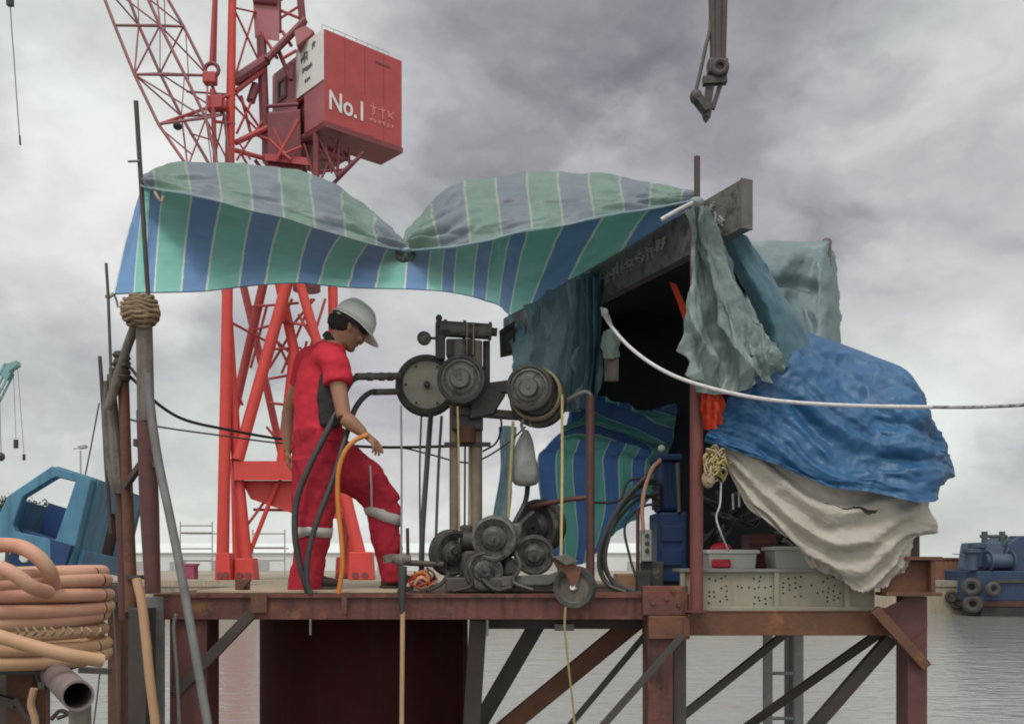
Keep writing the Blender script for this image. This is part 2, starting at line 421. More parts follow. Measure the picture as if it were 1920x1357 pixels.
M('recess_brown', (.13, .08, .055), (.09, .06, .05), scale=4, rough=.7, bump=.2, stain=(.2, .1, .05), sthr=.6)
M('pack_blue', (.012, .045, .14), (.01, .03, .09), scale=6, rough=.45, bump=.1, stain=(.03, .05, .09), sthr=.6)
M('socket_grey', (.34, .34, .31), (.27, .27, .25), rough=.5, bump=.1)
M('bag_white', (.44, .45, .43), (.36, .37, .355), scale=8, rough=.4, bump=.3, bscale=16, crumple=9, trans=.5)
M('pouch_green', (.22, .33, .29), (.28, .29, .23), scale=12, rough=.7, bump=.3)
M('crane_red', (.40, .060, .060), (.34, .052, .054), scale=1.2, rough=.5, bump=.05, bscale=6, stain=(.30, .05, .05), sthr=.64, sscale=1.2)  # duller than the base red: washing-out by sky flare put into the colour
M('crane_base_red', (.56, .055, .042), (.48, .045, .036), scale=1.2, rough=.5, bump=.05, bscale=6)
M('crane_dark', (.20, .045, .055), (.145, .036, .045), scale=1.2, rough=.55, bump=.05, bscale=6)
M('crane_pink', (.36, .125, .135), (.31, .105, .115), scale=1.0, rough=.5, bump=.05, bscale=6, stain=(.34, .07, .08), sthr=.66, sscale=1.2)
M('boom_steel', (.31, .10, .11), (.19, .10, .105), scale=.8, rough=.6, bump=0)
M('paint_white', (.68, .67, .64), (.6, .59, .56), scale=2, rough=.6, bump=0)
M('paint_faint', (.58, .22, .19), (.50, .13, .12), scale=3, rough=.6, bump=0)
M('sign_ink', (.10, .10, .11), rough=.6, bump=0)
M('glass_dark', (.05, .055, .055), (.09, .09, .085), rough=.15, bump=0, spec=.6)
M('concrete', (.37, .31, .225), (.29, .25, .19), scale=.6, rough=.85, bump=.3, bscale=5, stain=(.18, .15, .12), sthr=.58, sscale=.5, streak=(.2, .17, .13))
M('quay_ground', (.30, .26, .20), (.24, .2, .155), scale=.3, rough=.9, bump=.3, bscale=4)
M('shed_pale', (.62, .64, .63), (.56, .58, .57), scale=.4, rough=.8, bump=0)
M('greasy', (.085, .078, .068), (.05, .046, .042), scale=14, rough=.5, bump=.6, stain=(.022, .02, .02), sthr=.5, sscale=14)
M('mast_tan', (.27, .21, .155), (.19, .15, .115), scale=9, rough=.7, bump=.3, streak=(.12, .095, .08))
M('scaffold', (.36, .36, .36), (.31, .30, .30), scale=2, rough=.7, bump=0)
M('container_rust', (.24, .115, .065), (.19, .09, .055), scale=1, rough=.75, bump=.1, bscale=6, stain=(.16, .07, .04), sthr=.58)
M('magenta_paint', (.32, .06, .13), rough=.6, bump=0)
M('ship_blue', (.016, .042, .10), (.018, .036, .075), scale=.9, rough=.5, bump=.05, bscale=6, stain=(.06, .10, .12), sthr=.58, sscale=1, streak=(.04, .05, .07))
M('ship_grey', (.055, .085, .13), (.035, .05, .08), scale=1.2, rough=.6, bump=.1, bscale=6, stain=(.05, .05, .06), sthr=.56, sscale=1.4)
M('ship_green', (.06, .085, .075), (.05, .06, .06), scale=1, rough=.7, bump=0)
M('boot_red', (.075, .028, .022), (.05, .03, .022), scale=1, rough=.7, bump=0)
M('boot_black', (.02, .02, .02), (.032, .03, .026), scale=1, rough=.7, bump=0)
M('leaf', (.045, .075, .035), (.075, .10, .05), scale=.8, rough=.8, bump=0)
M('bark', (.10, .075, .055), rough=.9, bump=.3)
M('teal_crane', (.20, .36, .38), rough=.6, bump=0)
M('skin', (.34, .175, .11), (.29, .14, .085), scale=9, rough=.55, bump=.1, spec=.35)
M('hair', (.018, .014, .012), rough=.8, bump=.4)
M('shirt_red', (.56, .035, .055), (.50, .030, .048), scale=3, rough=.85, bump=.2, bscale=180, spec=.15)
M('cloth_black', (.022, .020, .022), (.032, .028, .03), rough=.9, bump=.3)
M('trouser_red', (.38, .026, .043), (.32, .022, .037), scale=3, rough=.88, bump=.25, bscale=180, spec=.12, stain=(.36, .11, .12), sthr=.72, sscale=16)
M('reflective', (.44, .41, .38), (.36, .33, .31), scale=14, rough=.4, bump=.1)
M('helmet_white', (.74, .73, .68), (.66, .65, .60), scale=8, rough=.35, bump=.03, stain=(.33, .31, .27), sthr=.66, coat=.2)
M('boot_leather', (.05, .022, .02), (.035, .02, .018), rough=.7, bump=.2)
M('grey_paper', (.42, .42, .40), rough=.7, bump=0)

# ------------------------------------------------------------------ water and quay
def water_mat():
    m = bpy.data.materials.new('water'); m.use_nodes = True; t = m.node_tree; n = t.nodes; l = t.links.new
    b = n['Principled BSDF']
    b.inputs['Base Color'].default_value = (.20, .20, .19, 1); b.inputs['Roughness'].default_value = .09; b.inputs['IOR'].default_value = 1.33
    co = n.new('ShaderNodeTexCoord'); last = None
    for sc, st, di, an in ((.45, .45, .11, (1, 2.2, 1)), (1.5, .8, .042, (1, 2.0, 1)), (4.5, .8, .015, (1, 1.6, 1))):
        mp = n.new('ShaderNodeMapping'); mp.inputs['Scale'].default_value = an; mp.inputs['Rotation'].default_value = (0, 0, .25); l(co.outputs['Object'], mp.inputs[0])
        z = n.new('ShaderNodeTexNoise'); z.inputs['Scale'].default_value = sc; z.inputs['Detail'].default_value = 4; z.inputs['Distortion'].default_value = .5; l(mp.outputs[0], z.inputs['Vector'])
        bp = n.new('ShaderNodeBump'); bp.inputs['Strength'].default_value = st; bp.inputs['Distance'].default_value = di; l(z.outputs['Fac'], bp.inputs['Height'])
        if last: l(last, bp.inputs['Normal'])
        last = bp.outputs[0]
    l(last, b.inputs['Normal'])
    MATS['water'] = m
water_mat()
struct(MB().add([(-900, -500, 0), (900, -500, 0), (900, 60, 0), (-900, 60, 0)], [(0, 1, 2, 3)]).build('water', 'water', smooth=False))
QD = 57.6; QZ = HC - 1.22
q = MB(); q.box((-900, QD, -3), (900, QD + 3, QZ))
q.box((-900, QD - .08, QZ - .35), (900, QD, QZ + .02))
struct(q.build('quay', 'concrete', smooth=False))
struct(MB().add([(-3500, QD + 3, QZ - .01), (3500, QD + 3, QZ - .01), (3500, 5000, QZ - .01), (-3500, 5000, QZ - .01)], [(0, 1, 2, 3)]).build('ground', 'quay_ground', smooth=False))

# quay furniture and far background
for i, (px, py) in enumerate(((1784, 1118), (1795, 1131))):
    o = MB().torus(P(px, py, QD - .22), (0.15, 1, 0.05), .27, .12, 18, 8).build('tyre_fender', 'rubber')
    tag(o, ['upper black tyre hung on the quay wall left of the blue tug', 'lower black tyre hung on the quay wall left of the blue tug'][i], 'tyre fender', 'tyre fenders on the quay wall')
ct = thing('rust_container', 'long low rust orange container on the quay left of the blue tug', 'container', V(((1790 - 960) * 60 / F, 61, QZ)))
a, b_ = P(1690, 1045, 60), P(1990, 1087, 60)
MB().box((a.x, 60, QZ), (b_.x, 62.4, a.z - .12)).build('wall', 'container_rust', ct)
m = MB(); x = a.x
while x < b_.x: m.box((x, 59.95, QZ + .1), (x + .12, 60.0, a.z - .2)); x += .3
m.build('rib', 'container_rust', ct)
MB().box((a.x - .06, 59.9, a.z - .12), (b_.x + .06, 62.5, a.z)).build('roof_rim', 'rust_brown', ct)

sh = thing('warehouse', 'long pale low warehouse behind the red crane on the far quay', 'building', P(420, 1072, 112))
MB().box((P(205, 1, 112).x, 112, QZ), (P(1290, 1, 112).x, 130, P(1, 1036, 112).z)).build('wall', 'shed_pale', sh, smooth=False)
zz = P(1, 1036, 112).z
MB().prism([(P(203, 1, 112).x, 111.7, zz), (P(203, 1, 112).x, 130.3, zz), (P(203, 1, 112).x, 121, zz + 1.3)], (P(1292, 1, 112).x - P(203, 1, 112).x, 0, 0)).build('roof', 'shed_pale', sh, smooth=False)
for k in range(13):
    px = 240 + k * 78
    aa, bb = P(px, 1072, 111.9), P(px + 30, 1052, 111.9)
    MB().box((aa.x, 111.9, QZ), (bb.x, 112.02, bb.z)).build('door', 'scaffold', sh, smooth=False)

def scaffold(px0, px1, rows, D, label):
    t = thing('scaffold_tower', label, 'scaffold', P((px0 + px1) / 2, 1050 + 1.22 * F / D, D), 'scaffolds behind the red crane')
    for k in range(2):
        px = px0 + (px1 - px0) * k
        for dd in (0,):
            p = P(px, rows[0] - 8, D); MB().cyl((p.x, D + dd, QZ), (p.x, D + dd, p.z), .05, n=6).build('upright', 'scaffold', t)
    for i, r in enumerate(rows):
        p, q_ = P(px0, r, D), P(px1, r, D)
        m = MB()
        m.cyl((p.x, D, p.z), (q_.x, D, p.z), .07, n=6)
        m.build('ledger', 'scaffold', t)
        if i % 2: MB().box((p.x, D, p.z - .1), (q_.x, D + 1.5, p.z - .02)).build('plank', 'scaffold', t)
scaffold(338, 398, (985, 998, 1028, 1050), 78, 'grey scaffold tower left of the red crane portal')
scaffold(474, 534, (1000, 1026, 1050), 78, 'grey scaffold tower between the red crane legs')
o = MB().box(tuple(P(340, 1086, 62) + V((0, 0, 0))), tuple(P(364, 1056, 62) + V((0, .8, 0)))).pbox(338, 1060, 366, 1056, 61.95, .9).build('switch_cabinet', 'magenta_paint', smooth=False)
tag(o, 'small magenta cabinet on the quay left of the red crane legs', 'cabinet')

lp = thing('lamp_post', 'thin distant lamp post with a side arm above the blue cab', 'lamp post', (P(152, 1, 80).x, 80, QZ))
MB().tube([(P(152, 1, 80).x, 80, QZ), P(151, 845, 80)], [.12, .07], n=8, smooth=False).build('pole', 'scaffold', lp)
MB().bar(P(137, 841, 80), P(152, 840, 80), .08).build('arm', 'scaffold', lp)
MB().obox(P(155, 838, 80), (.3, 0, .05), (0, .25, 0), (0, 0, .12)).build('lamp_head', 'scaffold', lp)

def tree(px, base_h, D, rx, rz, label):
    g = V((P(px, 1, D).x, D, QZ)); t = thing('tree', label, 'tree', g, 'trees behind the blue cab')
    m = MB(); top = g + V((0, 0, base_h)); m.tube([g, g + V((.15, 0, base_h * .4)), top], [.3, .22, .1], n=8)
    for k in range(6):
        a = k * 1.1; m.tube([g + V((0, 0, base_h * (.4 + .06 * k))), g + V((math.cos(a) * rx * .4, math.sin(a) * rx * .4, base_h * (.6 + .05 * k))), g + V((math.cos(a) * rx * .75, math.sin(a) * rx * .7, base_h * (.72 + .04 * k)))], [.12, .07, .03], n=5)
    m.build('trunk', 'bark', t)
    m = MB(); rng = random.Random(px)
    for c in range(26):
        cc_ = V((rng.gauss(0, .5) * rx, rng.gauss(0, .5) * rx, base_h * .86 + rng.gauss(0, .42) * rz)); cr_ = rng.uniform(.5, 1.0) * rx * .32
        for k in range(55):
            p = g + cc_ + V((rng.gauss(0, .6), rng.gauss(0, .6), rng.gauss(0, .5))) * cr_
            d = V((rng.uniform(-1, 1), rng.uniform(-1, 1), rng.uniform(-.6, .6))).normalized(); e = d.cross(V((rng.random(), rng.random(), rng.random()))).normalized(); s_ = rng.uniform(.14, .3)
            m.add([p - d * s_, p + e * s_ * .5, p + d * s_, p - e * s_ * .5], [(0, 1, 2, 3)])
    m.build('crown', 'leaf', t, smooth=False)
tree(12, 8.3, 112, 2.6, 2.2, 'leftmost dark tree behind the left corner of the blue cab')
tree(62, 7.6, 118, 2.4, 1.8, 'dark tree seen at the top left corner of the cab window')
tree(96, 6.4, 124, 1.9, 1.4, 'smallest dark tree seen through the blue cab opening')

# pale crane head at the far left edge with its hoist
tcr = thing('harbour_crane', 'pale teal crane jib head at the left edge of the view', 'crane', (P(-90, 1, 92).x, 92, QZ))
m = MB()
for s_ in (-.35, .35):
    m.bar(V((P(-90, 1, 92).x, 92 + s_, P(1, 880, 92).z)), P(14, 682, 92) + V((0, s_, 0)), .16)
    m.bar(V((P(-70, 1, 92).x, 92 + s_, P(1, 880, 92).z)), P(22, 700, 92) + V((0, s_, 0)), .16)
for k in range(9):
    f_ = k / 9; g_ = (k + .5) / 9
    m.bar(V((P(-90, 1, 92).x, 92, P(1, 880, 92).z)).lerp(P(14, 682, 92), f_), V((P(-70, 1, 92).x, 92, P(1, 880, 92).z)).lerp(P(22, 700, 92), g_), .1)
m.build('jib', 'teal_crane', tcr)
MB().prism([P(4, 684, 91.6), P(30, 676, 91.6), P(32, 684, 91.6), P(18, 694, 91.6), P(10, 712, 91.6), P(2, 702, 91.6)], (0, .8, 0)).build('jib_head', 'teal_crane', tcr)
MB().tube([(P(-80, 1, 92).x, 92, QZ), (P(-80, 1, 92).x, 92, P(1, 870, 92).z)], .9, n=12, smooth=False).build('mast', 'teal_crane', tcr)
MB().cyl(P(25, 690, 92), P(30, 822, 92), .025, n=5).cyl(P(33, 690, 92), P(45, 850, 92), .025, n=5).build('hoist_cable', 'cable_grey', tcr)
MB().obox(P(30, 832, 92), (.16, 0, 0), (0, .15, 0), (0, 0, .42)).build('hook_block', 'cable', tcr)
MB().obox(P(45, 857, 92), (.1, 0, 0), (0, .1, 0), (0, 0, .3)).build('hook_block', 'cable', tcr)
o = MB().ball(P(2, 856, 40), .17, (.9, .9, 1.1)).cyl(P(2, 850, 40), P(-40, -700, 40), .015, n=5).build('crane_ball', 'rubber')
tag(o, 'dark round crane ball on a wire cut by the left edge', 'crane ball')
hw = thing('hoist_wire', 'thin hanging wire with a small hook at the top left', 'wire', P(38, 272, 40))
MB().tube([P(2, -700, 40), P(17, -60, 40), P(27, 120, 40), P(37, 262, 40)], .022, n=6).build('wire', 'cable_grey', hw)
MB().cyl(P(37, 255, 40), P(38, 272, 40), .04, n=6).obox(P(19, 5, 40), (.12, 0, 0), (0, .1, 0), (0, 0, .14)).build('hook', 'cable', hw)
# ------------------------------------------------------------------ red harbour crane
cr0 = thing('harbour_crane', 'tall red portal crane with a boxy machine house and lattice boom on the far quay', 'crane', (P(540, 1, 61).x, 61, QZ))
def T(*a): return [P(*x) for x in a]
def leg(pts, r, name='leg', mat='crane_base_red', n=12):
    return MB().tube(pts, r, n=n, smooth=False).build(name, mat, cr0)
leg(T((417, 1086, 60), (424, 700, 60), (437, -80, 60)), [.40, .36, .24])
leg(T((466, 1086, 60.6), (444, 860, 60.6), (424, 540, 60.6), (418, 430, 60.6)), [.38, .34, .30, .25])
leg(T((446, 862, 60.2), (536, 540, 61), (560, 440, 61)), [.38, .38, .34], 'frame_strut')
leg(T((430, 810, 63), (492, 540, 62.5), (512, 440, 62)), [.30, .30, .28], 'frame_strut', 'crane_red')
leg(T((528, 866, 62), (552, 660, 62), (524, 530, 62), (512, 440, 62)), [.34, .34, .32, .28], 'frame_strut')
leg(T((530, 862, 65), (492, 690, 65), (455, 530, 65)), [.26, .26, .26], 'frame_strut', 'crane_red')
leg(T((612, 700, 61), (588, 620, 61), (562, 530, 61), (545, 440, 61)), [.34, .32, .30, .27], 'frame_strut')
leg(T((628, 940, 63), (626, 720, 63), (624, 540, 63), (612, 430, 63)), [.36, .34, .32, .28])
leg(T((686, 1086, 60), (655, 960, 60), (632, 860, 60.4), (600, 700, 61)), [.42, .38, .38, .34])
leg(T((664, 1086, 64), (640, 930, 64), (632, 860, 64)), [.34, .3, .3])
leg(T((445, 1086, 66), (440, 860, 66)), [.3, .3])
def brace(a, b, r=.09, mat='crane_red'): return MB().cyl(P(*a), P(*b), r, n=8).build('brace', mat, cr0)
for a, b in (((470, 575, 62), (560, 568, 62)), ((500, 655, 62), (565, 652, 62)), ((505, 755, 62.4), (545, 760, 62)), ((528, 700, 63), (585, 560, 63)), ((505, 690, 63), (548, 620, 63)),
             ((570, 690, 62), (610, 560, 62)), ((548, 700, 63), (520, 640, 63)), ((470, 690, 62.5), (500, 575, 62.5)), ((445, 740, 61), (425, 870, 60.4)), ((438, 915, 60.3), (455, 970, 60.5)), ((452, 1000, 60.6), (540, 880, 62)),
             ((475, 955, 61.5), (650, 958, 62)), ((640, 960, 61), (668, 1040, 62)), ((655, 980, 61), (645, 1060, 63)), ((540, 800, 62.5), (575, 640, 62.5)), ((560, 830, 63), (535, 740, 63)),
             ((425, 600, 60.3), (500, 640, 62.5)), ((470, 620, 62.5), (545, 600, 61.5)), ((515, 600, 62), (575, 610, 61)), ((548, 560, 62), (505, 650, 62.4)), ((560, 590, 62), (600, 660, 61)), ((520, 640, 63), (575, 690, 62)), ((505, 710, 62.4), (560, 700, 62)), ((455, 760, 61), (428, 690, 60.4)), ((548, 610, 62), (590, 560, 62)), ((500, 800, 62.4), (540, 850, 62.4)), ((590, 700, 61.4), (625, 640, 63))):
    brace(a, b)
brace((466, 1042, 60.8), (520, 905, 60.8), .15, 'crane_base_red')
# portal girder with haunches
m = MB()
m.hexa([P(438, 900, 60), P(640, 900, 60), P(640, 900, 65.5), P(438, 900, 65.5), P(438, 864, 60), P(640, 864, 60), P(640, 864, 65.5), P(438, 864, 65.5)])
m.build('portal_girder', 'crane_base_red', cr0, smooth=False)
MB().prism([P(452, 900.5, 61), P(640, 900.5, 61), P(640, 968, 61), P(566, 968, 61), P(470, 935, 61)], (0, 3.2, 0)).build('haunch', 'crane_base_red', cr0, smooth=False)
MB().bar(P(556, 968, 60.8), P(642, 968, 60.8), .25).build('lower_rail', 'crane_base_red', cr0)
for px0, px1, py0, D in ((404, 430, 1036, 59.6), (440, 474, 1046, 60.2), (654, 696, 1034, 59.6), (630, 652, 1044, 63.6), (430, 448, 1052, 65)):
    bg_ = MB().hexa([P(px0 - 2, 1050 + 1.22 * F / D, D), P(px1 + 2, 1050 + 1.22 * F / D, D), P(px1 + 2, 1050 + 1.22 * F / D, D) + V((0, 1.5, 0)), P(px0 - 2, 1050 + 1.22 * F / D, D) + V((0, 1.5, 0)),
                     P(px0, py0, D), P(px1, py0, D), P(px1, py0, D) + V((0, 1.2, 0)), P(px0, py0, D) + V((0, 1.2, 0))]).build('bogie', 'crane_base_red', cr0, smooth=False, bev=.06)
    for k in (0.28, .72):
        c = P(px0 + (px1 - px0) * k, 1078, D - .1); MB().cyl(c, c + V((0, .25, 0)), .2, n=12).build('wheel', 'crane_dark', bg_)

# machine house, axes measured from the photograph's vanishing directions
ang = math.radians(41.5); e1 = V((math.cos(ang), math.sin(ang), 0)); e2 = V((-math.sin(ang), math.cos(ang), 0)); ez = V((0, 0, 1))
C0 = P(609, 228, 60); C0 = C0 + ez * 0    # near lower corner
HH = P(609, 54, 60).z - C0.z; W1 = 5.85; W2 = 2.45
def house(u0, u1, v0, v1, z0, z1): return [C0 + e1 * u + e2 * v + ez * z for z in (z0, z1) for u, v in ((u0, v0), (u1, v0), (u1, v1), (u0, v1))]
mh = MB().hexa(house(0, W1, 0, W2 + .1, 0, HH)).build('machine_house', 'crane_red', cr0, smooth=False, bev=.05)
MB().hexa(house(-.03, .0, .02, W2 + .05, .05, HH * .54)).build('side_panel', 'crane_pink', mh, smooth=False)
MB().hexa(house(-.05, W1 + .05, -.05, W2 + .15, -.32, -.004)).build('floor_frame', 'crane_dark', mh, smooth=False)
sp = MB().hexa(house(-.10, -.035, .04, 3.45, HH * .45, HH * 1.0)).build('sign_panel', 'paint_white', mh, smooth=False)
MB().hexa(house(.02, W1 * .62, W2 + .13, 6.75, HH * .42, HH * .95)).build('gallery_cab', 'crane_red', mh, smooth=False)
cabp = MB().hexa(house(-.04, .0, 3.47, 6.8, HH * .34, HH * .93)).build('cab_panel', 'crane_pink', mh, smooth=False)
MB().frame([C0 + e1 * -.06 + e2 * v + ez * HH * z for v, z in ((4.75, .56), (5.95, .56), (5.95, .80), (4.75, .80))], [C0 + e1 * -.06 + e2 * v + ez * HH * z for v, z in ((4.95, .60), (5.75, .60), (5.75, .77), (4.95, .77))], e1 * -.08).build('window_frame', 'crane_dark', cabp, smooth=False)
MB().hexa(house(-.065, -.045, 4.8, 5.9, HH * .57, HH * .79)).build('window_glass', 'glass_dark', cabp, smooth=False)
MB().hexa(house(.3, W1 * .6, W2 + .2, 6.4, -.5, HH * .40)).build('winch_bay', 'crane_dark', cr0, smooth=False)
# louvre and signs
MB().hexa(house(W1 * .64, W1 * .84, -.03, -.004, HH * .855, HH * .875)).build('vent', 'crane_dark', mh, smooth=False)
def text_mesh(s, size, origin, ex, eu, name, mat, parent, depth=.02):
    cu = bpy.data.curves.new('t', 'FONT'); cu.body = s; cu.size = size; cu.extrude = depth; cu.offset = .012 * size
    o = bpy.data.objects.new('t', cu); COL.objects.link(o)
    bpy.context.view_layer.update()
    me = bpy.data.meshes.new_from_object(o.evaluated_get(bpy.context.evaluated_depsgraph_get()))
    bpy.data.objects.remove(o); bpy.data.curves.remove(cu)
    en = ex.cross(eu).normalized()
    m = MB(); m.add([origin + ex * v.co.x + eu * v.co.y + en * v.co.z for v in me.vertices], [tuple(p.vertices) for p in me.polygons])
    bpy.data.meshes.remove(me)
    return m.build(name, mat, parent, smooth=False)
text_mesh('No.1', 1.72, C0 + e1 * .22 + e2 * -.035 + ez * .88, e1 * .80, ez, 'lettering', 'paint_white', mh)
rng = random.Random(3)
def scrawl(o, ex, eu, en, wd, ht, n, t, rng):
    """illegible far-off characters: short strokes in a row"""
    m = MB(); step = wd / n
    for k in range(n):
        c = o + ex * (k + .45) * step
        for q in range(4):
            a = rng.choice((0, 0, 1.57, 1.57, .7, -.6)); ln = ht * rng.uniform(.3, .5); d = ex * math.cos(a) * min(ln, step * .4) + eu * math.sin(a) * ln
            cc_ = c + ex * rng.uniform(-.2, .2) * step + eu * (rng.uniform(.2, .8) * ht)
            m.obox(cc_, d, (ex * -math.sin(a) + eu * math.cos(a)) * t, en * (.006 + .0015 * q))
    return m
scrawl(C0 + e1 * 3.35 + e2 * -.02 + ez * 1.55, e1, ez, e2, 1.9, .62, 3, .04, rng).build('lettering', 'paint_faint', mh, smooth=False)
scrawl(C0 + e1 * 3.25 + e2 * -.02 + ez * 1.0, e1, ez, e2, 2.0, .3, 6, .03, rng).build('lettering', 'paint_faint', mh, smooth=False)
for v0, z0, wd, ht, n in ((2.55, .80, 1.0, .6, 3), (1.15, .86, .5, .45, 2), (2.3, .67, 1.25, .36, 5), (2.0, .55, .7, .22, 3)):
    scrawl(C0 + e1 * -.11 + e2 * (v0 + .3) + ez * HH * z0, -e2, ez, e1, wd, ht, n, .06, rng).build('lettering', 'sign_ink', sp, smooth=False)
# roof rail
m = MB()
for k in range(7): p = C0 + e1 * (.5 + k * .85) + e2 * 1.2 + ez * HH; m.cyl(p, p + ez * .95, .025, n=5)
for z in (.5, .95): m.cyl(C0 + e1 * .5 + e2 * 1.2 + ez * (HH + z), C0 + e1 * 5.6 + e2 * 1.2 + ez * (HH + z), .02, n=5)
m.build('roof_rail', 'scaffold', mh)

# slewing column and turntable
MB().tube(T((535, 262, 63), (535, 300, 63), (542, 318, 63), (575, 400, 63), (575, 545, 63)), [1.5, 1.5, 1.1, .9, .9], n=20, smooth=False).build('slewing_column', 'crane_dark', cr0)
m = MB(); m.hexa([P(502, 310, 61.5), P(566, 322, 61.5), P(570, 325, 65), P(505, 312, 65), P(500, 212, 61.5), P(563, 205, 61.5), P(566, 205, 65), P(503, 210, 65)]); m.build('turntable', 'crane_dark', cr0, smooth=False, bev=.08)
m = MB(); m.hexa([P(496, 300, 61), P(580, 310, 61), P(582, 314, 64), P(498, 304, 64), P(496, 288, 61), P(580, 296, 61), P(582, 298, 64), P(498, 290, 64)]); m.build('turntable_deck', 'crane_red', cr0, smooth=False)
for a, b, r in (((518, 300, 60.8), (560, 225, 60.8), .12), ((505, 262, 60.8), (545, 300, 60.8), .1), ((530, 290, 60.8), (566, 275, 60.8), .09), ((512, 240, 60.8), (535, 290, 60.8), .08)): brace(a, b, r)
# struts carrying the house
for a, b, r in (((593, 250, 61), (593, 352, 61), .22), ((636, 262, 61.5), (632, 332, 61.5), .1), ((682, 286, 62), (612, 358, 62), .13), ((590, 322, 61), (652, 318, 61.6), .09), ((560, 262, 62), (600, 250, 62), .25),
                ((600, 262, 61), (632, 330, 61), .09), ((632, 330, 61), (676, 292, 62), .09), ((600, 340, 61), (634, 268, 61.6), .08), ((566, 300, 62), (593, 320, 61), .12), ((610, 268, 61), (622, 325, 61), .06), ((575, 330, 62), (600, 350, 62), .1), ((620, 258, 61.2), (660, 312, 62), .06), ((648, 268, 61.6), (604, 330, 61.4), .06), ((593, 280, 61), (640, 300, 61.6), .07), ((600, 300, 62), (664, 302, 62), .05), ((655, 276, 62), (655, 318, 62), .07), ((570, 270, 61), (593, 345, 61), .07)):
    MB().cyl(P(*a), P(*b), r, n=8).build('house_strut', 'crane_dark', cr0)
# A-frame mast above the canopy
m = MB(); m.hexa([P(478, 72, 62), P(524, 78, 62), P(524, 78, 63), P(478, 72, 63), P(470, -90, 62), P(522, -90, 62), P(522, -90, 63), P(470, -90, 63)]); m.build('mast_plate', 'crane_pink', cr0, smooth=False)
for a, b, r in (((490, 70, 62), (497, 260, 62), .32), ((522, 60, 62.4), (519, -80, 62.4), .22), ((568, 48, 62.5), (556, -80, 62.5), .24), ((500, 112, 61.5), (572, 38, 62), .24), ((440, 152, 60.5), (500, 112, 61.8), .34), ((442, 172, 60.5), (496, 130, 61.8), .16), ((441, 268, 60.5), (505, 238, 61.8), .18), ((441, 282, 60.5), (505, 300, 61.8), .16),
                ((440, 20, 60.4), (488, 120, 62), .07), ((478, 20, 62), (442, 140, 60.4), .07), ((442, 175, 60.4), (494, 250, 62), .08), ((486, 160, 62), (444, 250, 60.4), .08), ((440, 15, 60.4), (480, 24, 62), .06), ((444, 262, 60.4), (470, 300, 61), .06),
                ((526, 20, 62.4), (560, 34, 62.4), .1), ((524, 36, 62.4), (564, 10, 62.4), .08), ((526, 0, 62.4), (560, -20, 62.4), .1), ((546, 86, 62), (530, 60, 62.4), .12), ((470, 190, 61.5), (480, 160, 61.8), .3), ((476, 0, 62), (520, 4, 62), .3)):
    MB().cyl(P(*a), P(*b), r, n=8).build('mast_strut', 'crane_red' if r < .2 else 'crane_dark', cr0)
MB().hexa([P(445, 152, 61), P(492, 130, 62), P(492, 130, 64), P(445, 152, 64), P(448, 142, 61), P(492, 112, 62), P(492, 112, 64), P(448, 142, 64)]).build('walkway', 'crane_dark', cr0, smooth=False)
MB().prism([P(552, 58, 61.2), P(572, 48, 61.2), P(588, 58, 61.2), P(582, 66, 61.2), P(556, 86, 61.2)], (0, 1.2, 0)).build('sheave_box', 'crane_pink', cr0, smooth=False)
# boom
ST = [  # a c (near face), b d (far face)
    ((160, -92), (238, -92), (198, -92), (262, -92)), ((180, -44), (258, -44), (226, -44), (290, -44)), ((215, 48), (300, 48), (260, 48), (344, 50)), ((252, 140), (346, 140), (300, 138), (390, 142)), ((297, 233), (386, 222), (340, 218), (420, 215)), ((352, 313), (408, 310), (398, 318), (432, 312)), ((424, 365), (436, 365), (430, 366), (440, 366))]
NODE = [[P(*a, 57.5), P(*c, 57.5), P(*b, 59.5), P(*d, 59.5)] for a, c, b, d in ST]
bm_ = bpy.data.objects.new('boom', None)
cmb = [MB() for _ in range(4)]
for k in range(4):
    MB().tube([n_[k] for n_ in NODE], .095, n=8, smooth=False).build('boom_chord', 'boom_steel', cr0)
for i in range(1, len(NODE) - 1):
    n_ = NODE[i]
    m = MB(); r = .075
    for a, b in ((0, 1), (1, 3), (3, 2), (2, 0), (0, 3)): m.cyl(n_[a], n_[b], r, n=6)
    m.build('boom_bracing', 'boom_steel', cr0)
for i in range(len(NODE) - 1):
    n_, q_ = NODE[i], NODE[i + 1]; m = MB(); r = .055
    for a, b in ((0, 1), (2, 3), (0, 2), (1, 3)):
        if (i + a) % 2: m.cyl(n_[a], q_[b], r, n=6)
        else: m.cyl(n_[b], q_[a], r, n=6)
    m.cyl(n_[1], q_[2], .03, n=5)
    m.build('boom_bracing', 'boom_steel', cr0)
# extra gantry lattice round the mast foot
for a, b, r in (((440, 200, 60.4), (500, 262, 62), .07), ((444, 300, 60.4), (500, 215, 62), .07), ((452, 180, 61), (470, 250, 61.4), .1), ((470, 250, 61.4), (505, 262, 61.6), .1), ((478, 300, 61.4), (500, 330, 62), .12), ((450, 285, 60.6), (476, 330, 61.4), .08), ((520, 90, 62), (545, 150, 62), .14), ((545, 150, 62), (548, 120, 62), .2), ((530, 110, 61.6), (556, 95, 61.6), .1), ((500, 200, 61.6), (560, 196, 61.6), .12), ((490, 60, 61.8), (520, 110, 61.8), .1)):
    MB().cyl(P(*a), P(*b), r, n=8).build('mast_strut', 'crane_red' if r < .11 else 'crane_dark', cr0)
for u_ in (W1 * .25, W1 * .5, W1 * .75): MB().hexa(house(u_ - .015, u_ + .015, -.012, -.001, .1, HH - .1)).build('panel_seam', 'crane_dark', mh, smooth=False) if u_ > 4 else MB().hexa(house(u_ - .012, u_ + .012, -.010, -.001, HH * .45, HH - .1)).build('panel_seam', 'crane_dark', mh, smooth=False)
